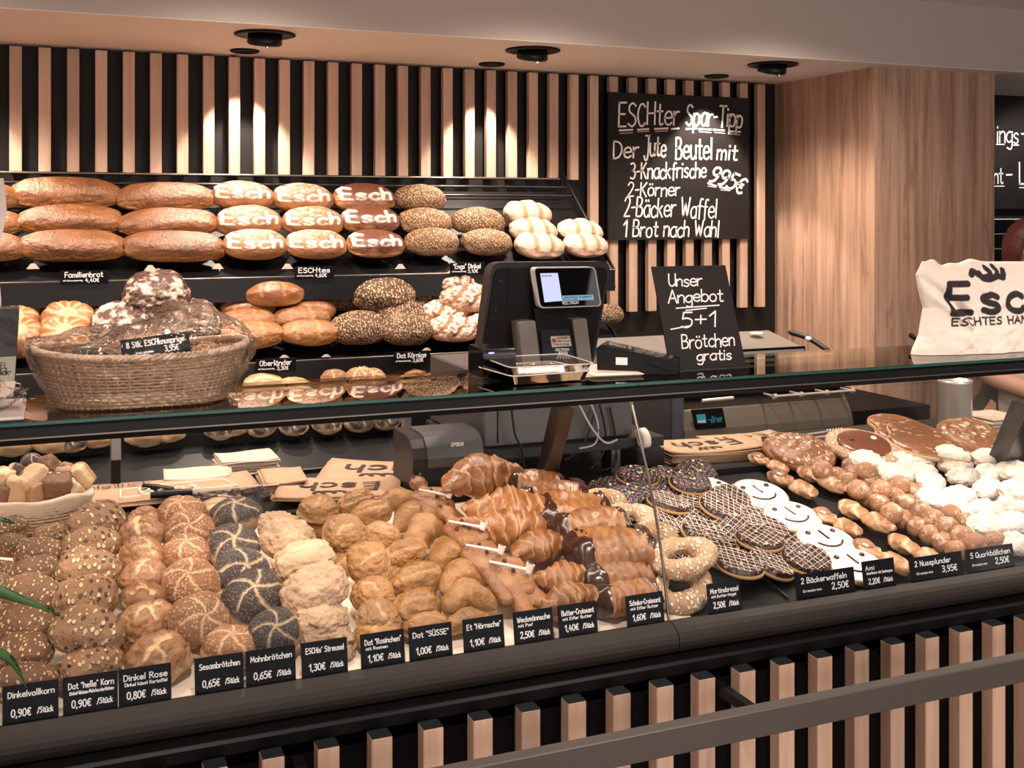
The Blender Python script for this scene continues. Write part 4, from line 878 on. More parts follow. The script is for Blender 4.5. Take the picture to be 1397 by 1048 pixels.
# nut pastries
pl = [proto(plunder(i)) for i in range(2)]
for j, (px, py, sc_, rz, k) in enumerate([(1080, 660, 1.0, .0, .022), (1120, 653, 1.05, .05, .022), (1140, 712, .9, .05, .022), (1180, 704, 1.05, .02, .024), (1206, 762, 1.0, .08, .022), (1250, 752, 1.0, .04, .022), (1048, 632, .8, .1, .02)]):
    p = onP(px, py, SA+k, SB); o = copy_tree(pl[j % 2]); o.location = p; o.scale = (sc_,)*3; o.rotation_euler = (SB, .0, rz)
    tag(o, 'long pinched nut pastry with chopped nuts, '+['second from the back in the first row', 'rear one beside the curd balls', 'middle one next to the smiling cakes', 'middle one beside the curd balls', 'front one by the smiling cakes', 'front one beside the curd balls', 'rearmost, behind the smiling cakes'][j], 'pastry', 'nut pastries')
# curd balls (coordinates read off the heap)
def FX(l): return [(1040+x*.2555, 560+y*.2555) for x, y in l]
PR_b = FX([(320, 320), (400, 355), (480, 300), (560, 330), (490, 345), (455, 385), (510, 425), (575, 385), (560, 465), (635, 425), (625, 500), (705, 465), (730, 400), (655, 372), (800, 440), (690, 550), (770, 500), (755, 585), (845, 545), (860, 480), (830, 625), (910, 580), (940, 520), (900, 670), (985, 625), (1005, 560), (970, 710), (1065, 675), (1085, 605), (1040, 755), (1140, 715), (1150, 650), (1240, 700)])
pile('ball', [(x, y, 26+ (y-640)/25*.8, None, .022 if (i*7) % 3 else .046) for i, (x, y) in enumerate(PR_b)], 'small sugared curd ball', 'in the heap', 'curd balls', cat='doughnut', rx=.2, ordw='from the back', grow=1.05)
PR_s = FX([(560, 275), (730, 275), (845, 260), (705, 345), (835, 330), (895, 390), (1010, 240), (1030, 290), (1120, 240), (1215, 260), (1075, 355), (1210, 345), (1350, 330), (1055, 460), (1210, 430), (1360, 440), (1200, 530), (1345, 510), (925, 480), (1050, 540), (1335, 610), (1200, 620), (1340, 710), (1420, 400)])
pile('sugar', [(x, y, 47+(y-620)/12*.8, None, .02+.02*((i*5) % 3 == 0)) for i, (x, y) in enumerate(PR_s)], 'oval pastry white with icing sugar', 'beside the curd balls', 'icing-sugared pastries', cat='pastry', rx=.32, ordw='from the back', grow=1.1)
# cakes at the back right
for kd_, px, py, wp, rz, k, lb in (('nut', 1091, 617, 98, .0, .03, 'oval cake crusted with chopped nuts, behind the nut pastries'), ('face', 1177, 612, 100, 0, .035, 'round chocolate-glazed cake with a white sugar rim'),
                             ('heart', 1228, 588, 92, 1.2, .03, 'flat heart cake with caramel glaze, the one behind'), ('heart', 1256, 602, 104, .9, .045, 'flat heart cake with caramel glaze, the one in front'), ('nut', 1329, 598, 100, .5, .045, 'dark cake piled with flaked nuts, below the steel pot')):
    o = put(proto(bigcake(kd_)), px, py, wp, k, SA, SB, .3, rz); o.name = 'glazed_cake'; tag(o, lb, 'cake', 'glazed cakes')
# keep everything behind the price cards
bpy.context.view_layer.update()
for o in [q for q in C.objects if q.parent is None and q.get('category') in ('roll', 'croissant', 'pretzel', 'dough man', 'waffle', 'cake', 'pastry', 'doughnut')]:
    ys = [(q.matrix_world@Vector(c))[1] for q in [o]+list(o.children) if q.type == 'MESH' for c in q.bound_box]
    if o not in protos and ys and min(ys) < 1.915: d = 1.915-min(ys); o.location.y += d*.8; o.location.z += SB*d*.5
# ---------------------------------------------------------------- loaves on the wall rack
A1, B1 = -1.07, .686
A2, B2 = -.932, .60
def loaves(kind, items, text, group, a, b, k=.055, rx=.55, cat='loaf', grow=1.03, rz=.05, names=None):
    for i, q in enumerate(items):
        px, py, wp = q[:3]; lab = q[3]; r = q[4] if len(q) > 4 else RS.uniform(-rz, rz); kk = q[5] if len(q) > 5 else k
        ps = PR[kind]; o = put(ps[i % len(ps)], px, py, wp, kk, a, b, rx+RS.uniform(-.05, .05), r, 0, grow=grow); tag(o, text+' '+lab, cat, group)
T3 = ('top one', 'middle one', 'bottom one')
loaves('family', [(90, 267, 140, 'over the family bread sign, '+T3[0]), (95, 303, 137, 'over the family bread sign, '+T3[1]), (100, 338, 138, 'over the family bread sign, '+T3[2]),
                  (226, 272, 128, 'by the stencilled loaves, '+T3[0]), (229, 307, 132, 'by the stencilled loaves, '+T3[1]), (238, 339, 136, 'by the stencilled loaves, '+T3[2]),
                  (-48, 272, 136, 'at the far-left shelf end, '+T3[0]), (-44, 307, 136, 'at the far-left shelf end, '+T3[1]), (-36, 340, 136, 'at the far-left shelf end, '+T3[2])],
       'long glossy brown loaf', 'long glossy loaves', A1, B1)
loaves('stencil', [(331, 270, 84, 'first stack from the long loaves, '+T3[0]), (339, 305, 90, 'first stack from the long loaves, '+T3[1]), (347, 336, 86, 'first stack from the long loaves, '+T3[2]),
                   (413, 273, 82, 'second stack from the long loaves, '+T3[0]), (426, 305, 84, 'second stack from the long loaves, '+T3[1]), (430, 336, 84, 'second stack from the long loaves, '+T3[2])],
       'floured loaf with white stencilled word,', 'pale stencilled loaves', A1, B1, rz=.03)
loaves('dstencil', [(496, 273, 84, T3[0]), (504, 303, 82, T3[1]), (512, 335, 80, T3[2])], 'dark loaf with white stencilled word, next to seeded loaves,', 'dark stencilled loaves', A1, B1, rz=.03)
loaves('seedloaf', [(572, 273, 70, 'first stack, '+T3[0]), (580, 305, 72, 'first stack, '+T3[1]), (589, 333, 74, 'first stack, '+T3[2]), (651, 305, 73, 'shorter second stack, upper one'), (664, 333, 70, 'shorter second stack, lower one')],
       'sesame-covered loaf beside the dark stencilled loaves,', 'sesame loaves on the top shelf', A1, B1, grow=1.06)
loaves('stripe', [(719, 293, 66, 'top of the stack of three'), (727, 316, 66, 'middle of the stack of three'), (735, 337, 68, 'bottom of the stack of three'), (791, 316, 62, 'upper one at the shelf end'), (798, 336, 62, 'lower one at the shelf end')],
       'white floured loaf with brown bands,', 'white banded loaves', A1, B1, grow=1.06)
loaves('sun', [(30, 420, 62, 'behind, above the coffee bag'), (22, 442, 60, 'middle, above the coffee bag'), (28, 462, 58, 'front, above the coffee bag'), (95, 420, 74, 'behind, below the family bread sign'), (93, 443, 70, 'middle, below the family bread sign'), (88, 464, 66, 'front, half hidden by the basket wrap')],
       'round golden loaf with sunburst cuts,', 'sunburst loaves', A2, B2, rx=.9, grow=1.06)
loaves('rustic', [(158, 408, 60, 'back left of the heap'), (152, 428, 50, 'squeezed behind the front left one'), (172, 450, 92, 'front left of the heap'), (213, 404, 88, 'topmost of the heap', .1, .13), (276, 408, 54, 'back right of the heap', 1.2), (258, 440, 80, 'front right of the heap')],
       'dark cracked rye loaf dusted with flour,', 'cracked rye loaves', A2, B2, rx=.75, grow=1.08)
loaves('brown', [(325, 404, 64, 'back left'), (373, 401, 80, 'topmost', 0, .115), (418, 402, 54, 'back right'), (337, 422, 74, 'middle left'), (424, 424, 64, 'middle right')],
       'smooth dark-brown shiny loaf,', 'smooth brown loaves', A2, B2, grow=1.06)
loaves('gold', [(337, 440, 76, 'rear one on the rye loaf side'), (344, 459, 84, 'front one on the rye loaf side'), (412, 436, 76, 'rear one on the sesame loaf side'), (422, 456, 78, 'front one on the sesame loaf side')],
       'golden glossy loaf at the shelf front,', 'golden loaves', A2, B2, grow=1.06)
loaves('seedloaf2', [(468, 408, 62, 'back, by the brown loaves'), (522, 405, 84, 'topmost', 0, .10), (562, 414, 48, 'back, by the twisted loaves'), (488, 450, 76, 'front, by the golden loaves'), (545, 432, 68, 'middle, by the twisted loaves'), (554, 452, 70, 'front, by the twisted loaves'), (829, 430, 44, 'alone, seen right of the till screen')],
       'seeded loaf on the second shelf,', 'seeded loaves', A2, B2, rx=.7, grow=1.08)
loaves('twist', [(583, 406, 50, 'back, by the seeded loaves'), (627, 386, 62, 'topmost, below the small sign', .5, .13), (638, 408, 78, 'second from top', 0, .10), (608, 430, 68, 'middle, by the seeded loaves'), (618, 450, 68, 'front, by the seeded loaves'), (664, 446, 60, 'front, beside the till screen'), (675, 425, 60, 'middle, beside the till screen')],
       'twisted flour-striped loaf,', 'twisted loaves', A2, B2, grow=1.08)
# third shelf: small pastries half seen through the counter glass
A3, B3 = -.33, .40
def smalls(kind, items, text, group, a=A3, b=B3, k=.04, ordn='from the basket', cat='roll', rx=.5):
    for j, (px, py, wp) in enumerate(items):
        ps = PR[kind]; o = put(ps[j % len(ps)], px, py, wp, k, a, b, rx, RS.uniform(-.3, .3), 0, grow=1.05); tag(o, text+', '+ORD[j]+' '+ordn, cat, group)
smalls('plain', [(352, 512, 40), (384, 508, 56), (360, 530, 56), (400, 534, 52)], 'long pale baguette-like roll on the third shelf', 'pale rolls on the third shelf')
smalls('sesame', [(418, 510, 40), (436, 503, 36), (452, 514, 44), (474, 506, 40), (490, 516, 44), (508, 520, 40)], 'brown roll on the third shelf', 'brown rolls on the third shelf')
smalls('milk', [(545, 506, 36), (566, 512, 36), (590, 520, 36), (556, 524, 40), (622, 505, 34), (606, 524, 44), (648, 512, 36), (640, 528, 40)], 'light golden roll on the third shelf', 'golden rolls on the third shelf')
A4, B4 = -.36, .40
smalls('plain', [(20, 605, 56), (72, 603, 52), (136, 598, 44), (200, 592, 56), (232, 590, 44), (318, 584, 40)], 'roll on the lowest shelf seen under the glass rail', 'rolls on the lowest shelf', A4, B4, .03)
smalls('poppy', [(98, 601, 44), (300, 586, 40), (356, 582, 40), (400, 580, 40), (446, 578, 40), (490, 574, 44), (525, 572, 40)], 'poppy roll on the lowest shelf seen under the glass rail', 'poppy rolls on the lowest shelf', A4, B4, .03)
# ---------------------------------------------------------------- rack behind the counter
CH_L = (.0, .0, .0)
def child(mb, name, m, root, **kw):
    """mesh given in world coordinates, hung under root"""
    o = mb.build(name, m, root, **kw); Mx = Matrix.Translation(root.location)@root.rotation_euler.to_matrix().to_4x4(); o.matrix_basis = Mx.inverted(); return o
def under(o, part):
    o.parent = part; o.matrix_basis = Matrix.Identity(4); return o
rack = empty('bread_rack', (.4, 3.85, 0), 'black metal rack of tilted shelves filled with loaves along the slatted wall', 'shelving')
RX0, RX1 = -1.35, XatY(838, 3.655)
def shelf(a, b, y0, y1, lip_h, x0=RX0, x1=RX1, nb=4, lipdrop=.012):
    z0, z1 = a+b*y0-.012, a+b*y1-.012
    child(prof(MB(), [(y0, z0-.006), (y1, z1-.006), (y1, z1), (y0, z0)], x0, x1), 'shelf_plate', M_['metal'], rack)
    m = MB(); prof(m, [(y0-.012, z0-lip_h), (y0-.004, z0-lip_h), (y0-.004, z0+lipdrop), (y0-.012, z0+lipdrop)], x0, x1); child(m, 'shelf_lip', M_['plastic'], rack)
    child(MB().tube([(x0, y0-.010, z0+lipdrop+.002), (x1, y0-.010, z0+lipdrop+.002)], .0028, 8), 'lip_rod', M_['edge'], rack)
    return z0
z1 = shelf(A1, B1, 3.66, 4.10, .062)
for i, z in enumerate((.0, .05, .10)):
    p = 4.10-z*1.0; child(MB().tube([(RX0, p, A1+B1*p+.04), (RX1+.0, p, A1+B1*p+.04)], .005, 8), 'back_rod', M_['edge'] if i == 0 else M_['strut'], rack)  # topmost rod gets paler metal for its lit highlight
for x in (RX1, .47, RX0):
    e = MB(); e.tube([(x, 3.655, z1+.012), (x, 4.10, A1+B1*4.10+.065)], .006, 8); e.tube([(x, 3.655, z1-.05), (x, 4.10, A1+B1*4.10-.04)], .006, 8); e.tube([(x, 4.10, 1.3), (x, 4.10, A1+B1*4.10+.065)], .009, 8)
    if x != .47: child(e, 'side_bracket', M_['metal'], rack)
z2 = shelf(A2, B2, 3.53, 3.92, .055, x1=XatY(850, 3.53))
child(MB().tube([(XatY(850, 3.53), 3.525, z2), (XatY(850, 3.53), 3.9, z2+.22)], .005, 8), 'side_bracket', M_['metal'], rack)
child(MB().box((RX0, 3.985, .85), (RX1, 4.0, 1.50)), 'back_panel', mat('olive_grey_panel', (.075, .066, .052), .4), rack)
z3 = shelf(A3, B3, 3.38, 3.80, .04, x1=XatY(700, 3.38))
z4 = shelf(A4, B4, 3.20, 3.62, .055, x1=XatY(600, 3.2))
child(MB().box((RX0, 3.22, z4-.135), (XatY(600, 3.2), 3.235, z4-.05)), 'lower_panel', mat('dark_grey_panel', (.03, .028, .028), .35, .2), rack)
child(MB().box((RX0, 3.5, .02), (1.55, 4.0, .80)), 'base_cabinet', M_['black'], rack)
for x in (RX0+.01, XatY(600, 3.2)-.01, ): child(MB().box((x-.01, 3.22, .02), (x+.01, 3.98, z4-.13)), 'rack_leg', M_['metal'], rack)
# little triangular pale clips under the top shelf lip
for px in (45, 297, 392, 546, 627, 205):
    p = atY(px, 366 if px != 205 else 368, 3.645); child(MB().prism([(p.x-.018, p.z-.002), (p.x+.018, p.z-.002), (p.x+.006, p.z+.014), (p.x-.006, p.z+.014)], 3.641, 3.645), 'lip_clip', mat('pale_clip', (.6, .5, .42), .5) if px == 45 else bpy.data.materials['pale_clip'], rack)
for px, py in ((388, 488), (445, 487), (582, 478)):
    p = atY(px, py, 3.514); child(MB().prism([(p.x-.015, p.z), (p.x+.015, p.z), (p.x+.005, p.z+.008), (p.x-.005, p.z+.008)], 3.511, 3.5145), 'lip_clip', bpy.data.materials['pale_clip'], rack)
# supports so that loaves stand on something: bread boards behind the stacks
# ---------------------------------------------------------------- price cards
def card(x0, y, z0, w_, h_, lines, label, tilt=-.16, ink=None, cat='price card', group='price cards', holder=True):
    """lines: (text, cap height, left, baseline, fit or None)"""
    o = empty('price_card', (x0, y, z0), label, cat, group, rot=(tilt, 0, 0))
    MB().box((0, 0, 0), (w_, .0016, h_), bev=.0005).build('card_board', M_['card'], o)
    m = MB()
    for t, ch, lx, bz, fit in lines: ribbons(m, strokes(t, ch, lx, bz, fit=fit, wob=.03, gap=1.9), ch*.17 if ch > .005 else ch*.22, -.0004)
    m.build('lettering', M_['signink'], o)
    if holder: MB().box((w_*.1, .0016, -.006), (w_*.9, .006, .006)).build('card_foot', M_['glass'], o)
    return o
CY = 1.902
cards = [(3, 80, 'Dinkelvollkorn', None, '0,90€', 1), (86, 161, 'Dat "helle" Korn', 'Dinkel-Weizen-Mehrkornbrötchen', '0,90€', 1), (162, 234, 'Dinkel Rose', 'Dinkel küsst Kartoffel', '0,80€', 1),
 (266, 333, 'Sesambrötchen', None, '0,65€', 1), (336, 404, 'Mohnbrötchen', None, '0,65€', 1), (412, 475, "ESCHis' Streusel", None, '1,30€', 1), (493, 553, 'Dat "Rosinchen"', 'mit Rosinen', '1,10€', 1),
 (559, 618, 'Dat "SÜSSE"', None, '1,00€', 1), (633, 689, 'Et "Hörnsche"', None, '1,10€', 1), (702, 756, 'Weckmännsche', 'mit Pief', '2,50€', 1), (763, 816, 'Butter-Croissant', 'mit Eifler Butter', '1,40€', 1),
 (856, 907, 'Schoko-Croissant', 'mit Eifler Butter', '1,60€', 1), (967, 1013, 'Martinsbrezel', 'mit Butter-Hagel', '2,50€', 1), (1087, 1168, '2 Bäckerwaffeln', None, '2,50€', 0), (1179, 1223, 'Ami', 'Amerikaner mit Zuckerguss', '2,20€', 1),
 (1243, 1315, '2 Nussplunder', None, '3,95€', 0), (1320, 1385, '5 Quarkbällchen', None, '2,50€', 0)]
goods = ['wholegrain rolls', 'light seeded rolls', 'spelt rolls', 'sesame rolls', 'poppy seed rolls', 'crumble rolls', 'raisin rolls', 'sweet milk rolls', 'horn rolls', 'dough men', 'butter croissants', 'chocolate croissants', 'sugared ring pretzels', 'chocolate waffles', 'smiling iced cakes', 'nut pastries', 'curd balls']
for (a, b, nm, sub, pr, st), gd in zip(cards, goods):
    x0, x1 = XatY(a, CY), XatY(b, CY); w_ = x1-x0; h_ = .057 if st else .050
    L = [(nm, .0105 if w_ > .085 else .0088, w_*.10, h_-.019, min(w_*.82, .0075*len(nm)))]
    if sub: L.append((sub, .0048, w_*.12, h_-.0275, min(w_*.8, .0035*len(sub))))
    if st: L += [(pr, .0105, w_*.16, .010, w_*.34), ('/Stück', .0085, w_*.62, .011, w_*.28)]
    else: L += [(pr, .012, w_*.60, .012, w_*.28), ('Einzelpreis', .004, w_*.12, .014, w_*.3)]
    card(x0, CY, ZL-.004, w_, h_, L, 'black price card in front of the %s, price %s' % (gd, pr.replace('€', ' euro').replace(',', '.')))
for a, b, py, Y, nm, pr, where in ((82, 148, 388, 3.636, 'Familienbrot', '4,40€', 'under the long glossy loaves on the top shelf'), (402, 456, 381, 3.636, 'ESCHtes', '4,60€', 'under the pale stencilled loaves'), (614, 661, 375, 3.636, '"Engs" Dinkel', '5,10€', 'under the sesame loaves on the top shelf'),
                        (349, 404, 508, 3.505, 'Oberländer', '3,30€', 'under the golden loaves on the second shelf'), (537, 587, 497, 3.505, 'Dat Körnige', '3,60€', 'under the seeded loaves on the second shelf')):
    x0, x1 = XatY(a, Y), XatY(b, Y); w_ = x1-x0; z0 = atY((a+b)/2, py, Y).z; h_ = .042
    card(x0, Y, z0, w_, h_, [(nm, .015, w_*.1, h_-.020, w_*.78), (pr, .011, w_*.52, .007, w_*.28), ('mit Natursauerteig', .0045, w_*.06, .010, w_*.4)], 'shelf price card '+where, tilt=0, group='shelf price cards', holder=False)
# ---------------------------------------------------------------- chalkboards
def tpx(mb, text, x0, x1, y0, y1, cap, Y, wd, slant=.0, wob=.04, gap=1.5):
    p, q = atY(x0, y0, Y), atY(x1, y1, Y); L = math.hypot(q.x-p.x, q.z-p.z)
    h = size((x0+x1)/2, cap, Y); ribbons(mb, strokes(text, h, p.x, p.z, fit=L, rot=math.atan2(q.z-p.z, q.x-p.x), slant=slant, wob=wob, gap=gap), size(x0, wd, Y), Y)
Yb = 4.094
b0, b1 = atY(830, 328, Yb), atY(1022, 134, Yb)
bd = empty('menu_chalkboard', (b0.x, Yb, b0.z), 'large chalkboard with handwritten savings offer hung on the wall slats', 'chalkboard')
child(MB().box((b0.x, Yb+.001, b0.z), (b1.x, Yb+.017, b1.z), bev=.001), 'board', M_['chalk'], bd)
m = MB()
tpx(m, 'ESCHter', 844, 926, 172, 170, 31, Yb, 2.6, .12); tpx(m, 'Spar-Tipp', 936, 1012, 171, 174, 28, Yb, 2.6, .12)
tpx(m, 'Der', 837, 871, 216, 214, 24, Yb, 2.5, .1); tpx(m, 'Jute', 879, 908, 213, 213, 27, Yb, 2.5, .1); tpx(m, 'Beutel', 922, 971, 217, 216, 30, Yb, 2.6, .1); tpx(m, 'mit', 978, 1005, 217, 218, 22, Yb, 2.5, .1)
tpx(m, '3-Knackfrische', 860, 963, 245, 242, 22, Yb, 2.2, .1); tpx(m, '2-Körner', 856, 927, 268, 267, 19, Yb, 2.0, .1)
tpx(m, '2-Bäcker Waffel', 851, 977, 295, 297, 26, Yb, 2.2, .1); tpx(m, '1 Brot nach Wahl', 850, 980, 323, 323, 22, Yb, 2.2, .1)
tpx(m, '995€', 966, 1011, 247, 264, 22, Yb, 3.3, .25)
for x, y, l in ((845, 178, 18), (870, 177, 15), (893, 176, 18), (916, 176, 10), (936, 176, 14), (953, 176, 17), (973, 177, 15), (994, 179, 16)): ribbons(m, [[(atY(x, y, Yb).x, atY(x, y, Yb).z), (atY(x+l, y-1+(x > 950)*2, Yb).x, atY(x+l, y-1+(x > 950)*2, Yb).z)]], .007, Yb)
for x, y, l in ((966, 250, 11), (982, 255, 14)): ribbons(m, [[(atY(x, y, Yb).x, atY(x, y, Yb).z), (atY(x+l, y+4, Yb).x, atY(x+l, y+4, Yb).z)]], .008, Yb)
child(m, 'lettering', M_['white'], bd)
m = MB()
for x, y, l in ((846, 182, 17), (870, 180, 15), (894, 179.5, 17), (954, 179.5, 16), (975, 180.5, 14), (995, 182.5, 15), (966, 254, 10), (983, 259, 13)): ribbons(m, [[(atY(x, y, Yb).x, atY(x, y, Yb).z), (atY(x+l, y-1+(x > 950)*2.5, Yb).x, atY(x+l, y-1+(x > 950)*2.5, Yb).z)]], .004, Yb)
child(m, 'pink_underlines', M_['pink'], bd)
# kitchen chalkboard beyond the pillar
Yk = 4.14; k0 = atY(1345, 285, Yk); k1 = atY(1397, 133, Yk)
kb = empty('kitchen_chalkboard', (k0.x, Yk, k0.z), 'chalkboard with white lettering above black tiles beyond the oak pillar', 'chalkboard')
child(MB().box((cx1+.03, Yk+.001, k0.z), (cx1+1.4, Yk+.02, EYE+.565)), 'board', M_['chalk'], kb)
m = MB(); tpx(m, 'ings', 1360, 1389, 195, 195, 24, Yk, 2.2, .05); tpx(m, '-', 1394, 1401, 195, 195, 24, Yk, 2.2); tpx(m, 'nt', 1356, 1368, 250, 250, 22, Yk, 2.2, .0); tpx(m, '-', 1373, 1381, 250, 250, 22, Yk, 2.4); tpx(m, 'L', 1391, 1399, 252, 252, 28, Yk, 2.6)
for x0_, x1_, y in ((1359, 1370, 197), (1380, 1390, 198), (1356, 1370, 254), (1391, 1405, 256)): ribbons(m, [[(atY(x0_, y, Yk).x, atY(x0_, y, Yk).z), (atY(x1_, y, Yk).x, atY(x1_, y, Yk).z)]], .005, Yk)
child(m, 'lettering', M_['white'], kb)
light('SPOT', 'added_kitchen_fill_light', (4.35, 3.7, 2.17), (4.5, 4.17, 1.6), 12, (1, .93, .85), spot_size=math.radians(110), spot_blend=.6, shadow_soft_size=.03)  # added lamp to brighten the tiles and board beyond the pillar
# offer board leaning on the glass
BL, BR, TL = atY(915, 508.5, 2.15), atY(1018, 504, 2.15), None
bw = BR.x-BL.x; ob = empty('offer_chalkboard', (BL.x, 2.15, ZG+.001), 'small chalkboard with handwritten roll offer leaning back on the counter glass', 'chalkboard', rot=(-math.radians(20.6), 0, 0))
bh = .238; MB().box((0, 0, 0), (bw, .004, bh), bev=.0006).build('board', M_['chalk'], ob)
m = MB()
for t, u0, u1, v, cap, wd in (('Unser', .18, .62, .80, .115, .0034), ('Angebot', .13, .86, .64, .12, .0034), ('5+1', .24, .70, .40, .15, .0036), ('Brötchen', .20, .90, .20, .13, .0032), ('gratis', .36, .82, .075, .10, .0032)):
    ribbons(m, strokes(t, cap*bh, u0*bw, v*bh, fit=(u1-u0)*bw, slant=.15, wob=.05, gap=1.2), wd, -.0004)
ribbons(m, [[(.22*bw, .585*bh), (.80*bw, .60*bh)], [(.34*bw, .56*bh), (.62*bw, .575*bh)], [(.10*bw, .385*bh), (.34*bw, .41*bh)]], .0028, -.0004)
m.build('lettering', M_['white'], ob)
# ---------------------------------------------------------------- till
def rpoly(P, r, n=5):
    o = []; N_ = len(P)
    for i in range(N_):
        p, a, b = np.array(P[i]), np.array(P[i-1]), np.array(P[(i+1) % N_]); ua = (a-p)/np.linalg.norm(a-p); ub = (b-p)/np.linalg.norm(b-p)
        s, e = p+ua*r, p+ub*r
        for j in range(n+1): t = j/n; o.append(tuple((1-t)**2*s+2*t*(1-t)*p+t*t*e))
    return o
def pxpoly(P, Y, r=0, n=5):
    Q = [(atY(x, y, Y).x, atY(x, y, Y).z) for x, y in P]; return rpoly(Q, r, n) if r else Q
YT = 2.62
till = empty('till', (atY(740, 600, YT).x, YT, .965), 'black touch screen till with customer display on a grey drawer behind the counter glass', 'till')
child(MB().prism(pxpoly([(671, 358), (834, 357), (809, 502), (654, 492)], YT, .03), YT, YT+.045), 'screen_housing', M_['greyplastic'], till)
child(MB().prism(pxpoly([(676, 366), (830, 365), (806, 500), (658, 488)], YT-.004, .022), YT-.004, YT), 'housing_back_cover', mat('dull_black_cover', (.006, .005, .0055), .5, spec=.2), till)
child(MB().prism(pxpoly([(695, 366), (726, 366), (722, 419), (691, 419)], YT-.0065, .004), YT-.0065, YT-.004), 'service_hatch', bpy.data.materials['dull_black_cover'], till)
for px, py in ((683, 384), (676, 423), (674, 434), (829, 380), (811, 465), (701, 399), (822, 414)): child(MB().cyl(atY(px, py, YT-.0041), atY(px, py, YT-.0041)+Vector((0, -.0012, 0)), .004, n=12), 'screw', M_['plastic'], till)
cdp = child(MB().prism(pxpoly([(728, 365), (812, 364), (821, 418), (736, 421)], 2.575, .012), 2.575, 2.60), 'customer_display', mat('pale_display_rim', (.55, .5, .46), .4), till)
dgl = child(MB().prism(pxpoly([(729.5, 366.5), (810.5, 365.5), (819, 416.5), (738, 419)], 2.5735, .011), 2.5735, 2.575), 'display_glass', M_['gloss'], till)
rwn = child(MB().prism(pxpoly([(737, 373), (761, 372.5), (767, 410.5), (743, 412.5)], 2.573), 2.573, 2.5735), 'receipt_window', mat('lit_screen_white', (.1, .1, .12), .4, emit=(.52, .56, .80), es=.85), till)
sbr = child(MB().prism(pxpoly([(767, 403.5), (809, 402), (810.5, 409), (767.5, 411)], 2.573), 2.573, 2.5735), 'status_bar', mat('lit_screen_blue', (.05, .08, .1), .4, emit=(.16, .32, .46), es=.8), till)
m = MB(); tpx(m, 'VECTRON', 767, 789, 415.5, 414.5, 4.2, 2.5728, 1.0, wob=0, gap=1.2); let = child(m, 'lettering', M_['signink'], till)
m = MB(); tpx(m, 'Getränke Angebot', 769, 807, 407, 405.5, 2.6, 2.5728, .5, wob=0); tpx(m, 'Auswahl', 769, 788, 410.5, 410, 2.4, 2.5728, .5, wob=0); tpx(m, 'Summe', 739, 752, 377.5, 377, 2.4, 2.5728, .5, wob=0)
stx = child(m, 'screen_text', M_['plastic'], till)
for q in (dgl, rwn, sbr, let, stx): under(q, cdp)
child(MB().prism(pxpoly([(728, 420), (782, 418), (788, 440), (732, 441)], 2.60), 2.60, 2.64), 'neck', M_['plastic'], till)
for P in ([(708, 440), (730, 437), (738, 500), (714, 502)], [(781, 436), (800, 434), (808, 499), (790, 501)]): child(MB().prism(pxpoly(P, 2.565, .006), 2.565, 2.64), 'silver_side_bracket', mat('warm_silver', (.27, .245, .225), .4, .4) if 'warm_silver' not in bpy.data.materials else bpy.data.materials['warm_silver'], till)
child(MB().prism(pxpoly([(731, 438), (781, 436), (790, 500), (738, 502)], 2.575), 2.575, 2.66), 'printer_core', M_['plastic'], till)
cdr = child(MB().prism(pxpoly([(738, 451), (778, 449), (785, 498), (741, 500)], 2.568, .006), 2.568, 2.575), 'core_door', mat('blue_black_plastic', (.012, .018, .026), .35), till)
st1 = child(MB().prism(pxpoly([(751, 459), (777, 458), (780, 472), (753, 474)], 2.5675), 2.5675, 2.568), 'service_sticker', mat('pale_sticker', (.62, .52, .49), .5), till)
st2 = child(MB().prism(pxpoly([(753, 462), (758, 462), (759, 467), (754, 468)], 2.567, .003), 2.567, 2.5675), 'red_badge', mat('red_print', (.5, .04, .05), .5), till)
m = MB(); tpx(m, 'KASSEN', 760, 776, 462.5, 462, 2.6, 2.5670, .6, wob=0); tpx(m, 'Service', 760, 776, 466.5, 466, 2.4, 2.5670, .5, wob=0); tpx(m, 'Hotline', 756, 776, 471, 470.5, 2.4, 2.5670, .5, wob=0); st3 = child(m, 'sticker_print', M_['plastic'], till)
st4 = child(MB().prism(pxpoly([(756, 475), (778, 474), (780, 490), (758, 491)], 2.5675), 2.5675, 2.568), 'blue_sticker', mat('navy_sticker', (.015, .03, .06), .4), till)
m = MB(); tpx(m, 'VECTRON', 757.5, 776, 479, 478.2, 3, 2.5672, .8, wob=0, gap=1.2)
for i in range(5):
    a, b = atY(763+i*2.6, 480, 2.5672), atY(760+i*4.2, 489, 2.5672); ribbons(m, [[(a.x, a.z), (atY(763+i*2.6, 484, 2.5672).x, atY(763, 484, 2.5672).z), (b.x, b.z)]], .0028, 2.5672)
st5 = child(m, 'sticker_emblem', M_['signink'], till)
for q in (st1, st2, st3, st4, st5): under(q, cdr)
xa, xb, xc = XatY(660, 2.60), XatY(863, 2.60), XatY(905, 2.58)
zt_ = atY(740, 505, 2.60).z; zd = atY(700, 608, 2.60).z
child(MB().box((xa, 2.60, zd), (xb, 3.02, zt_-.003), bev=.004), 'cash_drawer', mat('grey_steel_drawer', (.075, .07, .072), .42, .3), till)
child(MB().box((xa+.035, 2.598, zd+.01), (xa+.038, 2.60, zt_-.01)), 'drawer_seam', M_['black'], till)
child(MB().box((xa-.01, 2.575, zd-.028), (xc, 3.03, zd-.002), bev=.002), 'drawer_stand', M_['greyplastic'], till)
for x in (xa+.01, xb-.03, xc-.03):
    for y in (2.70, 2.98): child(MB().box((x, y, .965), (x+.02, y+.02, zd-.028)), 'stand_foot', M_['black'], till)
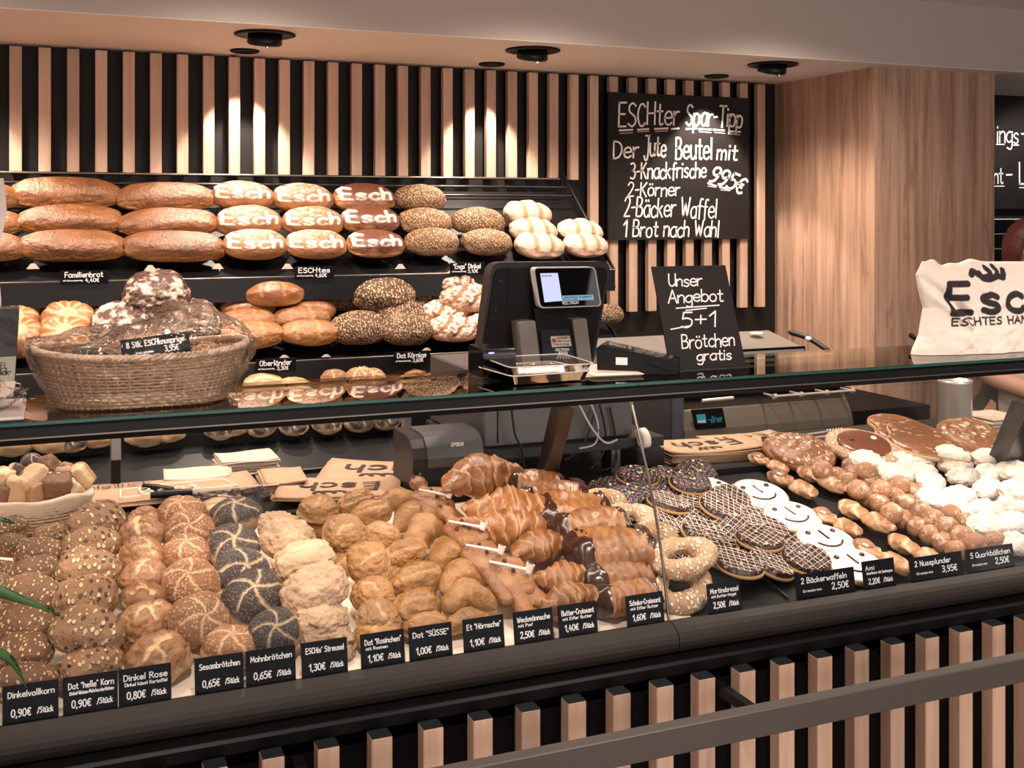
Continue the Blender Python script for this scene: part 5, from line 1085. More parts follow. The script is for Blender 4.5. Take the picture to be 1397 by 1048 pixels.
# cables behind the glass
CB = [M_['plastic'], mat('grey_cable', (.45, .42, .42), .5)]
for j, (P, mi, r) in enumerate([([(697, 548), (702, 590), (711, 612), (716, 640), (722, 652)], 0, .003), ([(790, 552), (808, 585), (826, 604), (842, 600)], 1, .0028), ([(806, 550), (816, 580), (812, 605), (790, 612)], 1, .0024), ([(818, 552), (826, 590), (822, 620), (806, 640)], 0, .003), ([(812, 560), (800, 598), (780, 622), (770, 628)], 0, .0026), ([(832, 556), (840, 600), (838, 634), (820, 642)], 0, .003), ([(700, 640), (716, 626), (735, 622), (760, 640)], 0, .0025)]):
    pts = [atY(x, y, 2.56+.006*j) for x, y in P]
    if pts[-1].z < .97: pts[-1].z = .972
    q = [Vector(p) for p in crom([tuple(p) for p in pts], 6)]
    o = empty('cable', pts[-1], ['thin black cable hanging below the till, towards the receipt printer', 'pale grey cable looping right under the glass rail', 'pale grey cable inside the loop below the till', 'black cable hanging in a curve next to the slanted strut', 'black cable crossing the grey one below the till', 'black cable nearest the tape dispenser', 'black cable lying on the worktop below the till'][j], 'cable', 'till cables')
    child(MB().tube(q, r, 8), 'sheath', CB[mi], o)
# receipt printer
pr = empty('receipt_printer', (atY(610, 650, 2.56).x, 2.56, .967), 'dark grey receipt printer with rounded lid beside the slanted paper bags', 'printer')
px0, px1 = XatY(563, 2.56), XatY(657, 2.56); zp = .967
T = [(2.56, zp+.0), (2.56, zp+.075), (2.556, zp+.10), (2.565, zp+.125), (2.585, zp+.142), (2.62, zp+.148), (2.72, zp+.148), (2.72, zp)]
child(prof(MB(), T, px0, px1), 'printer_body', M_['greyplastic'], pr)
plid = child(prof(MB(), [(2.554, zp+.078), (2.550, zp+.10), (2.560, zp+.127), (2.583, zp+.146), (2.62, zp+.152), (2.70, zp+.152), (2.70, zp+.148), (2.60, zp+.144), (2.565, zp+.12), (2.56, zp+.078)], px0+.035, px1+.003), 'printer_lid', mat('printer_lid_plastic', (.06, .06, .065), .3), pr)
child(MB().box((px0+.036, 2.53, zp), (px1+.01, 2.56, zp+.026), bev=.003), 'paper_tray', mat('tray_plastic', (.10, .11, .11), .35), pr)
for i in range(2): child(MB().box((px0+.004+i*.018, 2.558, zp+.012), (px0+.018+i*.018, 2.56, zp+.046)), 'white_label', bpy.data.materials['pale_sticker'], pr)
m = MB(); tpx(m, 'EPSON', 616, 632, 609, 608, 4.5, 2.5495, 1.1, wob=0, gap=1.3); under(child(m, 'lettering', M_['signink'], pr), plid)
# tape dispenser
td = empty('tape_dispenser', atZ(885, 648, .966), 'black tape dispenser block with an upright white roll next to the paper bags', 'dispenser')
a, b = XatY(868, 2.54), XatY(905, 2.54)
child(MB().box((a, 2.53, .966), (b, 2.63, atY(885, 612, 2.54).z), bev=.004), 'dispenser_block', M_['plastic'], td)
cc_ = atY(877, 598, 2.56); T = Matrix.Translation(cc_)@Matrix.Rotation(math.radians(80), 4, 'Y')
child(MB().lathe([(.016, -.010), (.026, -.010), (.026, .010), (.016, .010), (.016, -.010)], 32, M=T), 'tape_roll', mat('white_tape', (.8, .72, .66), .5), td)
# ---------------------------------------------------------------- slicing machine
YM = 3.14
sl = empty('bread_slicer', (XatY(1030, YM), YM, .0), 'grey bread slicing machine with steel top and curved front behind the chalkboard', 'slicer')
X_a, X_b, X_c = XatY(938, YM), XatY(1168, YM), XatY(880, YM)
zm0, zm1 = atY(1050, 600, YM).z, atY(1050, 538, YM).z
M_['slicer'] = mat('smoked_slicer_hood', (.10, .08, .062), .4, .3, coat=.1)
P = [(YM+.06, zm0), (YM+.015, zm0+.02)]+[(YM+.015+.10*(t**2), zm0+.02+(zm1-zm0-.01)*t) for t in (.2, .4, .6, .8, 1)]+[(YM+.5, zm1), (YM+.5, zm0)]
child(prof(MB(), P, X_a, X_b), 'curved_front', M_['slicer'], sl)
child(MB().box((X_a-.005, YM+.05, zm1-.01), (X_b-.01, YM+.5, zm1+.055), bev=.004), 'hood_edge', M_['black'], sl)
child(MB().box((X_c-.10, YM+.02, .02), (X_a-.045, YM+.34, zm1+.06), bev=.004), 'side_housing', mat('brown_black_panel', (.03, .025, .022), .4), sl)
child(MB().box((X_a-.045, YM+.02, .02), (X_a, YM+.5, zm1+.055), bev=.003), 'grey_pillar', mat('blue_grey_panel', (.05, .053, .062), .4), sl)
child(MB().box((X_a, YM+.06, .02), (X_b, YM+.5, zm0)), 'base', M_['black'], sl)
a, b = atY(958, 547, YM-.01), atY(1000, 543, YM-.01); child(MB().tube([a, b], .006, 10), 'short_handle', M_['steel'], sl)
a, b = atY(1057, 541, YM-.01), atY(1163, 533, YM-.01); h = MB().tube([a, b], .0042, 10)
for t in (0, .33, .66, 1): c = a.lerp(b, t); h.cyl(c-Vector((.006, 0, 0)), c+Vector((.006, 0, 0)), .009, n=12); h.cyl(c, c+Vector((0, .09, -.0)), .004, n=8)
child(h, 'long_handle', M_['steel'], sl)
npl = child(MB().prism(pxpoly([(945, 560), (986, 557), (991, 583), (951, 586)], YM+.008), YM+.008, YM+.02), 'name_plate', M_['black'], sl)
nbd = child(MB().prism(pxpoly([(950, 566), (962, 565), (964, 577), (952, 578)], YM+.0065), YM+.0065, YM+.008), 'blue_badge', mat('cyan_badge', (.03, .28, .38), .4), sl)
m = MB(); tpx(m, 'line', 970, 984, 577, 575, 9, YM+.006, 1.2, slant=.2, wob=0); tpx(m, '-', 966, 970, 576, 576, 6, YM+.006, 1.0, wob=0); nlt = child(m, 'lettering', bpy.data.materials['cyan_badge'], sl)
m = MB(); tpx(m, 'MHS', 952.5, 962, 577, 576.3, 3, YM+.0062, .8, wob=0); nl2 = child(m, 'badge_lettering', M_['signink'], sl)
for q in (nbd, nlt, nl2): under(q, npl)
# top deck: steel tray with glass cover, rod with knob
zq = atY(1000, 478, YM+.18).z
TK = [atY(880, 463, YM+.30), atY(1040, 449, YM+.55), atY(1100, 470, YM+.2), atY(860, 480, YM+.15)]
child(prof(MB(), [(YM+.12, zm1+.05), (YM+.36, zm1+.05), (YM+.37, atY(1000, 453, YM+.37).z), (YM+.16, zq)], X_c-.05, XatY(1096, YM+.16)), 'steel_deck', mat('dull_steel_deck', (.20, .18, .155), .4, .4), sl)
child(prof(MB(), [(YM+.157, zq-.028), (YM+.162, zq-.028), (YM+.165, zq+.004), (YM+.158, zq+.004)], X_c-.05, XatY(1098, YM+.16)), 'deck_edge', M_['black'], sl)
p0, p1 = atY(1076, 453, YM+.35), atY(1132, 480, YM+.2); mid = (p0+p1)/2+Vector((0, 0, .012))
child(MB().tube([Vector(q) for q in crom([tuple(p0), tuple(mid), tuple(p1)], 6)], [.005]+[.010]*11+[.006], 8), 'curved_arm', M_['greyplastic'], sl)
child(MB().lathe([(.001, .008), (.010, .005), (.012, -.002), (.006, -.008), (.001, -.008)], 16, M=Matrix.Translation(atY(1103, 462, YM+.26))), 'white_knob', M_['white'], sl)
child(MB().lathe([(.001, .005), (.022, .003), (.024, 0), (.001, -.001)], 20, M=Matrix.Translation(atY(1032, 455, YM+.30))), 'round_badge', M_['white'], sl)
# back counter carrying the slicer side
bc = empty('back_counter', (2.75, 3.4, 0), 'black back counter against the oak pillar beside the slicing machine', 'counter')
child(MB().box((X_b+.01, YM+.08, .02), (cx0-.003, 4.16, atY(1180, 560, YM+.08).z)), 'cabinet', M_['black'], bc)
# ---------------------------------------------------------------- paper bags
M_['kraft'] = mat('kraft_paper', (.42, .265, .165), .75, noise=(40, .5, (.36, .22, .135)), bump=(30, .15))
M_['bagink'] = mat('dark_brown_print', (.035, .018, .014), .6)
M_['kraftlight'] = mat('pale_bag_paper', (.55, .42, .33), .7, bump=(30, .15))
def bagstack(px, py, w_, l_, n, rot, label, text=True, z=.966, m='kraft', curl=.01, th=.0035, flip=True, lift=0):
    c = atZ(px, py, z); o = empty('paper_bag_stack', c+Vector((0, 0, lift)), label, 'paper bags', rot=(0, 0, rot))
    rs = random.Random(px)
    for k in range(n):
        mb = MB(); dx, dy, dr = rs.uniform(-.006, .006), rs.uniform(-.006, .006), rs.uniform(-.04, .04); nx, ny = 10, 8; V = []
        for i in range(nx+1):
            for j in range(ny+1):
                x = -w_/2+w_*i/nx; y = -l_/2+l_*j/ny; zz = curl*(abs(i/nx-.5)*2)**3*(1 if j > 2 else .6)*(k+1)/n+.0015*math.sin(6*x/w_+3*y/l_+k); V.append(Vector((x*math.cos(dr)-y*math.sin(dr)+dx, x*math.sin(dr)+y*math.cos(dr)+dy, zz+k*th)))
        N1 = len(V); V += [v+Vector((0, 0, th*.8)) for v in V]; idx = lambda i, j, b=0: i*(ny+1)+j+b*N1; Fc = []
        for i in range(nx):
            for j in range(ny): Fc += [(idx(i, j, 1), idx(i+1, j, 1), idx(i+1, j+1, 1), idx(i, j+1, 1)), (idx(i, j), idx(i, j+1), idx(i+1, j+1), idx(i+1, j))]
        for i in range(nx): Fc += [(idx(i, 0), idx(i+1, 0), idx(i+1, 0, 1), idx(i, 0, 1)), (idx(i+1, ny), idx(i, ny), idx(i, ny, 1), idx(i+1, ny, 1))]
        for j in range(ny): Fc += [(idx(0, j+1), idx(0, j), idx(0, j, 1), idx(0, j+1, 1)), (idx(nx, j), idx(nx, j+1), idx(nx, j+1, 1), idx(nx, j, 1))]
        mb.add(V, Fc, 0, True); mb.build('paper_bag', M_[m], o)
    if text:
        h = l_*.36; L = strokes('Esch', h, -w_*.30, -l_*.20, fit=w_*.62, gap=2.6)
        e = [[(w_*.02+a*h/14, l_*.22+b*h/14) for a, b in crom(q)] for q in ([(-5, 3), (-4, 1), (-1, 0), (1, 1.4), (0, 4)], [(1, 1.4), (4, .4), (6, 1.6), (5, 4.4)], [(6, 1.6), (9, 1), (10, 4)])]
        mt = MB(); R = Matrix.Rotation(math.pi if flip else 0, 4, 'Z')@Matrix.Translation((0, 0, n*th+.0015+.0015))@Matrix.Rotation(-math.pi/2, 4, 'X')
        ribbons(mt, L+e, h*.15, 0, 0, R)
        # drape onto the curled top sheet
        mt.v = [(x, y, n*th+.0022+curl*(min(1, abs(x)/w_*2))**3*(1 if y > -l_*.2 else .6)) for x, y, z_ in mt.v]; mt.build('print', M_['bagink'], o)
    return o
bagstack(532, 654, .35, .22, 4, -.42, 'stack of brown paper bags with upside-down print beside the receipt printer', curl=.006, lift=.010)
bagstack(464, 680, .29, .19, 3, -.35, 'smaller stack of printed brown paper bags nearer the milk rolls', curl=.006, lift=.016)
bagstack(966, 622, .30, .17, 8, -.10, 'thick stack of printed brown paper bags right of the tape dispenser', curl=.010, th=.004)
bagstack(1015, 612, .26, .12, 9, .05, 'second stack of brown bags between tongs and printed stack', curl=.004, lift=.0)
bagstack(385, 668, .10, .16, 8, -.05, 'narrow stack of folded brown bags beside the poppy rolls', text=False, th=.004, curl=.002, lift=.006)
bagstack(336, 637, .15, .13, 12, .0, 'stack of dark folded paper bags behind the narrow brown stack', text=False, m='darkpaper' if 'darkpaper' in M_ else 'kraftlight', th=.0025, curl=.002)
bagstack(270, 656, .16, .13, 7, -.1, 'stack of pale folded bags under the bread knives', text=False, m='kraftlight', th=.003, curl=.003)
# large bag with print and knives on it
lb = bagstack(225, 678, .42, .19, 3, .06, 'wide pale brown baker bag lying under two black-handled knives', text=False, m='kraft', curl=.004, lift=.010)
m = MB(); R = Matrix.Translation((0, 0, .0165))@Matrix.Rotation(-math.pi/2, 4, 'X')
ribbons(m, strokes('Ofenfrisch', .026, -.17, .045, wob=.02), .0035, 0, 0, R); mo = m.build('print', M_['bagink'], lb)
m = MB(); ribbons(m, strokes('Brot', .05, -.06, -.05, gap=3), .004, 0, 0, R); ribbons(m, [[(-.11, -.07), (-.10, .01), (-.02, .02), (.14, .02), (.16, -.06), (-.11, -.07)]], .003, 0, 0, R); m.build('white_print', M_['white'], lb)
for j, (x0, y0, x1, y1, lb_) in enumerate(((196, 664, 262, 672, 'black handle bread knife lying on the wide baker bag, handle towards basket'), (205, 676, 300, 668, 'second knife crossing the first on the wide baker bag'))):
    a, b = atZ(x0, y0, .992+.008*j), atZ(x1, y1, .992+.008*j); d = (b-a).normalized(); c = a.lerp(b, .6)
    kn = empty('bread_knife', a, lb_, 'knife', 'bread knives'); n = Vector((-d.y, d.x, 0))
    child(MB().tube([a, a.lerp(c, .5), c], [.008, .010, .008], 8), 'handle', M_['plastic'], kn)
    bl = c+d*.20; child(MB().add([c+n*.011, c-n*.011, bl-n*.006, bl+n*.006]+[q+Vector((0, 0, .0015)) for q in (c+n*.011, c-n*.011, bl-n*.006, bl+n*.006)], [(0, 1, 2, 3), (7, 6, 5, 4), (0, 4, 5, 1), (1, 5, 6, 2), (2, 6, 7, 3), (3, 7, 4, 0)]), 'blade', M_['steel'], kn)
# clear film sleeves crumpled on the stack
def crumple(name, x0, x1, y0, y1, z, amp, mt, nx=26, ny=14, seed=3):
    g = np.stack(np.meshgrid(np.linspace(0, 1, nx), np.linspace(0, 1, ny), indexing='ij'), -1).reshape(-1, 2); P = np.stack([x0+(x1-x0)*g[:, 0], y0+(y1-y0)*g[:, 1], 0*g[:, 0]], 1)
    P[:, 2] = z+amp*np.abs(fbm(P, 22, seed, 3)); P[:, :2] += .01*np.stack([vnoise(P, 18, seed), vnoise(P, 18, seed+5)], 1)
    idx = np.arange(nx*ny).reshape(nx, ny); Fc = np.stack([idx[:-1, :-1], idx[1:, :-1], idx[1:, 1:], idx[:-1, 1:]], -1).reshape(-1, 4); return npmesh(name, P, Fc, mt, smooth=False)
M_['film'] = glass('clear_crinkled_film', (.985, .98, .975), 1.4, rough=.06, mul=.8, add=.01, bump=(70, .9))
c = atZ(300, 682, .985); o = empty('film_sleeves', (c.x, c.y, .985), 'crumpled clear film sleeves lying in front of the narrow bag stack', 'packaging')
link('film', crumple('film', -.14, .12, -.06, .07, .0, .03, M_['film']), o)
# ---------------------------------------------------------------- things on the glass
ZT_ = ZG+.0008
# wicker basket in clear wrap
kb0, kb1 = XatY(44, 2.10), XatY(343, 2.10); cxb = (kb0+kb1)/2; bw_ = (kb1-kb0)/2; cyb = 2.175
def bring(t, z, r=1.0):     # outline of the basket at height fraction z
    s = (.80+.20*z)*r; return Vector((cxb+math.copysign(abs(math.cos(t))**.75, math.cos(t))*bw_*s, cyb+math.copysign(abs(math.sin(t))**.8, math.sin(t))*.115*s, ZT_+.002+.088*z+.012*z*math.cos(t)**2))
M_['wicker'] = mat('pale_wicker', (.72, .52, .37), .55, noise=(60, .6, (.52, .35, .24)), bump=(150, .3))
M_['wickerdark'] = mat('brown_wicker', (.60, .41, .29), .6, noise=(60, .6, (.42, .27, .18)), bump=(150, .3))
bk = empty('wicker_basket', (cxb, cyb, ZT_), 'long wicker basket of rolls in clear wrap on the counter glass', 'basket')
m = MB(); NS = 64
for r in range(15):
    z = r/15+.03; pts = []
    for k in range(NS*2): pts.append(bring(k*math.pi/NS, z)+ (bring(k*math.pi/NS, z)-Vector((cxb, cyb, bring(0, z).z))).normalized()*(.0028*(1 if (k+r) % 2 else -1)))
    m.tube(pts, .0023, 5, closed=True)
w1 = child(m, 'weave', M_['wickerdark'], bk); w1['kind'] = 'stuff'
m = MB()
for k in range(NS): t = k*2*math.pi/NS; m.tube([bring(t, 0), bring(t, .5), bring(t, 1)], .0018, 5)
w2 = child(m, 'stakes', M_['wicker'], bk); w2['kind'] = 'stuff'
m = MB()
for ph in (0, math.pi*2/3, math.pi*4/3):
    pts = []
    for k in range(240):
        t = k*2*math.pi/240; n = (bring(t, 1)-Vector((cxb, cyb, bring(t, 1).z))).normalized(); q = 44*t+ph; pts.append(bring(t, 1)+n*.0042*math.cos(q)+Vector((0, 0, .0042*math.sin(q)+.002)))
    m.tube(pts, .0036, 5, closed=True)
child(m, 'braided_rim', M_['wicker'], bk)
m = MB(); m.add([bring(k*2*math.pi/40, .02, .97) for k in range(40)]+[bring(k*2*math.pi/40, .02, .97)-Vector((0, 0, .002)) for k in range(40)], [tuple(range(40)), tuple(range(79, 39, -1))]); child(m, 'base', M_['wickerdark'], bk)
# wrap: loose film round the basket, a tuft at the left
NU, NV = 72, 22; u = np.linspace(0, 2*math.pi, NU, endpoint=False); v = np.linspace(0, 1, NV); P = []
for j, vv in enumerate(v):
    for uu in u:
        if vv < .55: q = bring(uu, vv/.55*1.05, 1.09); 
        else:
            s = (vv-.55)/.45; q0 = bring(uu, 1.05, 1.09); hump = .042+.022*math.cos(uu*1.0)+.012*math.sin(3*uu); q = Vector((cxb+(q0.x-cxb)*(1-s**1.6), cyb+(q0.y-cyb)*(1-s**1.6), q0.z+hump*math.sin(min(1, s*1.15)*math.pi/2)))
        P.append(q[:])
P = np.array(P); D_ = .010*np.stack([fbm(P, 26, 3, 3), fbm(P, 26, 5, 3), .8*fbm(P, 30, 8, 3)], 1); P = P+D_; P[:, 2] = np.maximum(P[:, 2], ZT_+.0015); P[:, 1] = np.maximum(P[:, 1], 2.036)
idx = np.arange(NU*NV).reshape(NV, NU); Fc = np.stack([idx[:-1], np.roll(idx[:-1], -1, 1), np.roll(idx[1:], -1, 1), idx[1:]], -1).reshape(-1, 4)
o = link('clear_wrap', npmesh('clear_wrap', P, Fc, M_['film'], smooth=True), bk); o.location = -bk.location
pts = np.linspace(0, 1, 14); P = []
for a in pts:
    for k in range(16): t = k/16*2*math.pi; rr = .008+.026*abs(a-.25)*1.5; P.append((cxb-bw_-.008-.09*a*.5, 2.10+.03*a+rr*math.cos(t)*.9, ZT_+.035+rr*.8*math.sin(t)))
P = np.array(P); P += .010*np.stack([fbm(P, 50, k, 3) for k in range(3)], 1); P[:, 2] = np.maximum(P[:, 2], ZT_+.001)
idx = np.arange(14*16).reshape(14, 16); Fc = np.stack([idx[:-1], np.roll(idx[:-1], -1, 1), np.roll(idx[1:], -1, 1), idx[1:]], -1).reshape(-1, 4)
o = link('wrap_tuft', npmesh('wrap_tuft', P, Fc, M_['film'], smooth=False), bk); o.location = -bk.location
bi = 0
for (px, py, wp, kind, lab) in ((118, 498, 56, 'poppy', 'poppy roll at the wrapped basket\'s tied end'), (150, 494, 52, 'korn', 'seeded roll beside the poppy roll in the wrapped basket'), (176, 492, 48, 'sesame', 'shiny sesame roll in the middle of the wrapped basket'), (218, 500, 40, 'raisin', 'small pale roll in front of the basket card'), (252, 497, 44, 'milk', 'second pale roll in front of the basket card'),
                                (284, 480, 40, 'milk', 'golden roll at the back of the wrapped basket'), (305, 490, 48, 'dinkel', 'brown roll near the far end of the wrapped basket'), (314, 492, 36, 'plain', 'pale roll at the far end of the wrapped basket'), (88, 500, 44, 'korn', 'seeded roll nearest the wrap knot'), (275, 496, 40, 'plain', 'pale roll right of the basket card')):
    z = ZT_+.072; k, d = kd(px); Y = min(2.24, max(2.13, (EYE-z)/((py-HZ)/F*d))); ps = PR[kind]; o = link(ps[0].name.split('.')[0], ps[bi % len(ps)]); bi += 1
    o.location = (k*Y, Y, EYE-(py-HZ)/F*d*Y); s = size(px, wp, Y)/2/hw(ps[0])*1.05; o.scale = (s, s, s); o.rotation_euler = (.3, .1, bi); tag(o, lab, 'roll', 'rolls in the wrapped basket')
a = atY(168, 483, 2.13); b = atY(262, 474, 2.13); wd_ = (b-a).length
c = card(a.x, 2.125, atY(178, 497, 2.125).z, wd_, .048, [('8 Stk. ESCHknusprige', .011, wd_*.08, .030, wd_*.84), ('3,95€', .011, wd_*.62, .014, wd_*.2), ('frisch gebacken', .004, wd_*.2, .016, wd_*.25)], 'black price card lying in the wrapped basket', tilt=-.5, group='basket card', holder=False); c.rotation_euler = (-.55, -.10, 0)
# second basket inside the display, cloth lined
kx = -.085; zb_ = .966
def b2(t, z, r=1.0): s = (.84+.16*z)*r; return Vector((kx+math.copysign(abs(math.cos(t))**.6, math.cos(t))*.178*s, 2.66+math.copysign(abs(math.sin(t))**.6, math.sin(t))*.115*s, zb_+.003+.080*z))
b2o = empty('lined_basket', (kx, 2.66, zb_), 'cloth-lined wicker basket of bread pieces at the display edge behind the grain rolls', 'basket')
m = MB()
for r in range(11):
    pts = [b2(k*math.pi/44, r/11)+(b2(k*math.pi/44, 0)-b2(0, 0).lerp(b2(math.pi, 0), .5)).normalized()*(.0026*(1 if (k+r) % 2 else -1)) for k in range(88)]; m.tube(pts, .0036, 5, closed=True)
w1 = child(m, 'weave', M_['wicker'], b2o); w1['kind'] = 'stuff'
m = MB(); m.add([b2(k*2*math.pi/32, 0) for k in range(32)], [tuple(range(32))]); child(m, 'base', M_['wickerdark'], b2o)
M_['linen'] = mat('cream_linen', (.62, .49, .38), .9, bump=(30, .6, .01))
P = []
for a_, zz in ((.99, .40), (1.035, .62), (1.05, .95), (1.02, 1.05), (.93, 1.04), (.86, .8), (.84, .3)):
    for k in range(80): t = k*2*math.pi/80; q = b2(t, zz, a_); P.append((q.x+.003*math.sin(9*t+zz*4), q.y+.003*math.cos(11*t), q.z+.004*math.sin(7*t+zz)))
idx = np.arange(7*80).reshape(7, 80); Fc = np.stack([idx[:-1], np.roll(idx[:-1], -1, 1), np.roll(idx[1:], -1, 1), idx[1:]], -1).reshape(-1, 4)
o = link('cloth_liner', npmesh('cloth_liner', np.array(P), Fc[80*1:], M_['linen']), b2o); o.location = -b2o.location
bi = 0
for (px, py, wp, kind) in ((43, 632, 26, 'poppy'), (20, 646, 26, 'poppy'), (62, 640, 34, 'korn'), (45, 658, 42, 'seedloaf2'), (90, 645, 24, 'poppy'), (108, 652, 32, 'korn'), (78, 668, 42, 'korn'), (22, 668, 34, 'stripe'), (48, 674, 30, 'seedloaf'), (5, 655, 30, 'dinkel'), (4, 676, 24, 'poppy'), (88, 655, 30, 'seedloaf2'), (60, 652, 28, 'rustic'), (100, 668, 26, 'grain')):
    p = atY(px, py, 2.60+(676-py)*.0016); ps = PR[kind] if bi in (0, 1) else [PR['piece'][bi % 4]]; o = link('bread_piece', ps[0]); o.location = p; s = size(px, wp, p.y)/2/hw(ps[0])*1.1; o.scale = (s, s*1.1, s*1.2); o.rotation_euler = (.3+bi, .2*bi, bi*1.3); bi += 1
    tag(o, 'cut sample piece in the lined basket, %s one counting from the top' % ORD[bi-1], 'bread piece', 'sample pieces in the lined basket')
# coffee bag, white bag and white board at the left end
cb = empty('coffee_bag', (XatY(-4, 2.12), 2.12, ZT_+.006), 'black coffee bag with grey-green label at the left end of the glass', 'bag')
P = pxpoly([(-60, 424), (26, 421), (19, 541), (-55, 548)], 2.12, .004); child(MB().prism(P, 2.12, 2.18), 'pouch', mat('black_foil_pouch', (.012, .009, .010), .35, bump=(14, .8, .01)), cb)
child(MB().prism(pxpoly([(-50, 490), (22, 486), (18, 541), (-48, 546)], 2.1195), 2.1180, 2.1200), 'label', mat('sage_label', (.33, .31, .24), .6), cb)
m = MB(); tpx(m, 'KAFFEESPIEL', -46, 10, 504, 502.5, 8, 2.1176, 1.0, wob=0); tpx(m, 'Genuss im Blick!', -47, 15, 513, 511, 7.5, 2.1176, 1.5, wob=0, gap=1.4); child(m, 'lettering', M_['bagink'], cb)
a = atY(4, 521, 2.1176); m = MB(); m.prism([(a.x-.022, a.z+.0), (a.x+.020, a.z), (a.x+.018, a.z-.016), (a.x+.008, a.z-.026), (a.x-.010, a.z-.026), (a.x-.020, a.z-.016)], 2.1172, 2.1179)
m.tube([(a.x+.020, 2.1175, a.z-.003), (a.x+.027, 2.1175, a.z-.005), (a.x+.027, 2.1175, a.z-.012), (a.x+.018, 2.1175, a.z-.015)], .0012, 6); child(m, 'cup_print', M_['linen'], cb)
wb = empty('white_board_tray', (XatY(0, 2.10), 2.1, ZT_), 'flat white tray under the coffee bag', 'tray'); child(MB().box((XatY(-90, 2.1), 2.045, ZT_), (XatY(34, 2.1), 2.25, ZT_+.006), bev=.002), 'tray_plate', mat('white_tray_plastic', (.62, .55, .53), .35), wb)
pb = empty('white_paper_bag', (XatY(-30, 2.25), 2.25, ZT_+.006), 'tall crumpled white paper bag at the far left behind the coffee bag', 'bag')
pb_m = MB(); ny = 20; V = []; L = []
for i in range(ny+1):
    z = i/ny; xr = atY(6+4*math.sin(z*7)+3*math.sin(z*17), 0, 2.25).x if z < 1 else atY(2, 0, 2.25).x; xr = XatY(3+5*math.sin(z*7+1)+3*math.sin(z*17), 2.25)
    zz = (ZT_+.006)+z*.40; L.append([(xr, 2.25), (xr-.01, 2.32), (xr-.25, 2.32), (xr-.25, 2.25), (xr-.12, 2.235+.01*math.sin(z*11))])
    V += [Vector((x, y+.004*math.sin(z*23+k), zz)) for k, (x, y) in enumerate(L[-1])]
pb_m.add(V, [(i*5+j, i*5+(j+1) % 5, (i+1)*5+(j+1) % 5, (i+1)*5+j) for i in range(ny) for j in range(5)]+[tuple(range(5)), tuple(range(ny*5, ny*5+5))], 0, False)
child(pb_m, 'paper', mat('white_bag_paper', (.78, .68, .62), .7, bump=(20, .4, .01)), pb)
# scanner puck, clear trays, price list, card terminal
sp = empty('desk_scanner', (XatY(680, 2.24), 2.24, ZT_), 'glossy black round-topped scanner on the glass below the till screen', 'scanner')
x0, x1 = XatY(650, 2.24), XatY(694, 2.24)
child(prof(MB(), rpoly([(2.20, ZT_), (2.20, ZT_+.058), (2.29, ZT_+.062), (2.29, ZT_)], .012), x0, x1), 'scanner_body', M_['gloss'], sp)
child(MB().box((x0+.012, 2.199, ZT_+.05), (x0+.024, 2.2, ZT_+.053)), 'blue_led', mat('blue_led_glow', (.1, .1, .3), .4, emit=(.4, .4, 1), es=1.5), sp)
M_['clear'] = glass('clear_tray_plastic', (.93, .90, .88), 1.5, rough=.08, mul=1.0, add=.07)
for j in range(2):
    c = Vector((XatY(728+j*6, 2.16), 2.16, ZT_+.016*j)); tr = empty('coin_tray', c, ('lower' if j == 0 else 'upper')+' clear plastic coin tray of the stack in front of the till', 'tray', 'clear coin trays', rot=(0, 0, .08-.12*j))
    m = MB(); hx, hy = .092, .085; R0 = rpoly([(-hx, -hy), (hx, -hy), (hx, hy), (-hx, hy)], .02, 5); Rs = [(1.0, .020), (.985, .020), (.90, .004), (.88, .0035)]; V = [Vector((x*s, y*s, z)) for s, z in Rs for x, y in R0]; n = len(R0)
    m.add(V, [(i*n+k, i*n+(k+1) % n, (i+1)*n+(k+1) % n, (i+1)*n+k) for i in range(3) for k in range(n)]+[tuple(range(3*n, 4*n))], 0, True); V2 = [v-Vector((0, 0, .0018)) for v in V]; m.add(V2, [(i*n+k, (i+1)*n+k, (i+1)*n+(k+1) % n, i*n+(k+1) % n) for i in range(3) for k in range(n)]+[tuple(range(4*n-1, 3*n-1, -1))]+[], 0, True)
    m.build('tray_shell', M_['clear'], tr)
    MB().tube([(x, y, .0202) for x, y in R0], .0012, 6, closed=True).build('bright_rim', mat('frosted_rim', (.62, .55, .50), .3) if j == 0 else bpy.data.materials['frosted_rim'], tr)
    if j == 0:
        for nme, col_, (xx, yy), (ww, hh) in (('red_flyer', (.5, .05, .05), (.0, .03), (.03, .008)), ('white_flyer', (.6, .55, .55), (-.01, -.02), (.02, .01)), ('blue_flyer', (.06, .25, .36), (.025, -.02), (.016, .01))):
            MB().box((xx-ww, yy-hh, .0045), (xx+ww, yy+hh, .0055)).build(nme, mat(nme+'_ink', col_, .5), tr)
pl_ = empty('price_list', (XatY(812, 2.2), 2.19, ZT_), 'white printed sheets in a clear stand beside the card terminal', 'sheet', rot=(0, 0, -.12))
for j in range(3): MB().box((-.05+.006*j, -.075-.004*j, .001+.0016*j), (.075, .09, .002+.0016*j)).build('sheet', mat('cream_sheet', (.68, .60, .48), .6) if j == 0 else bpy.data.materials['cream_sheet'], pl_)
m = MB(); R = Matrix.Rotation(-math.pi/2, 4, 'X')
for k in range(7): ribbons(m, [[(-.03, .07-.02*k), (.03+.02*(k % 2), .07-.02*k)]], .0018, 0, 0, Matrix.Translation((0, 0, .0056))@Matrix.Rotation(-math.pi/2, 4, 'X'))
m.build('print', bpy.data.materials['warm_silver'], pl_)
ct = empty('card_terminal', (XatY(872, 2.17), 2.17, ZT_), 'black card payment terminal on the glass left of the small chalkboard', 'terminal', rot=(0, 0, .95))
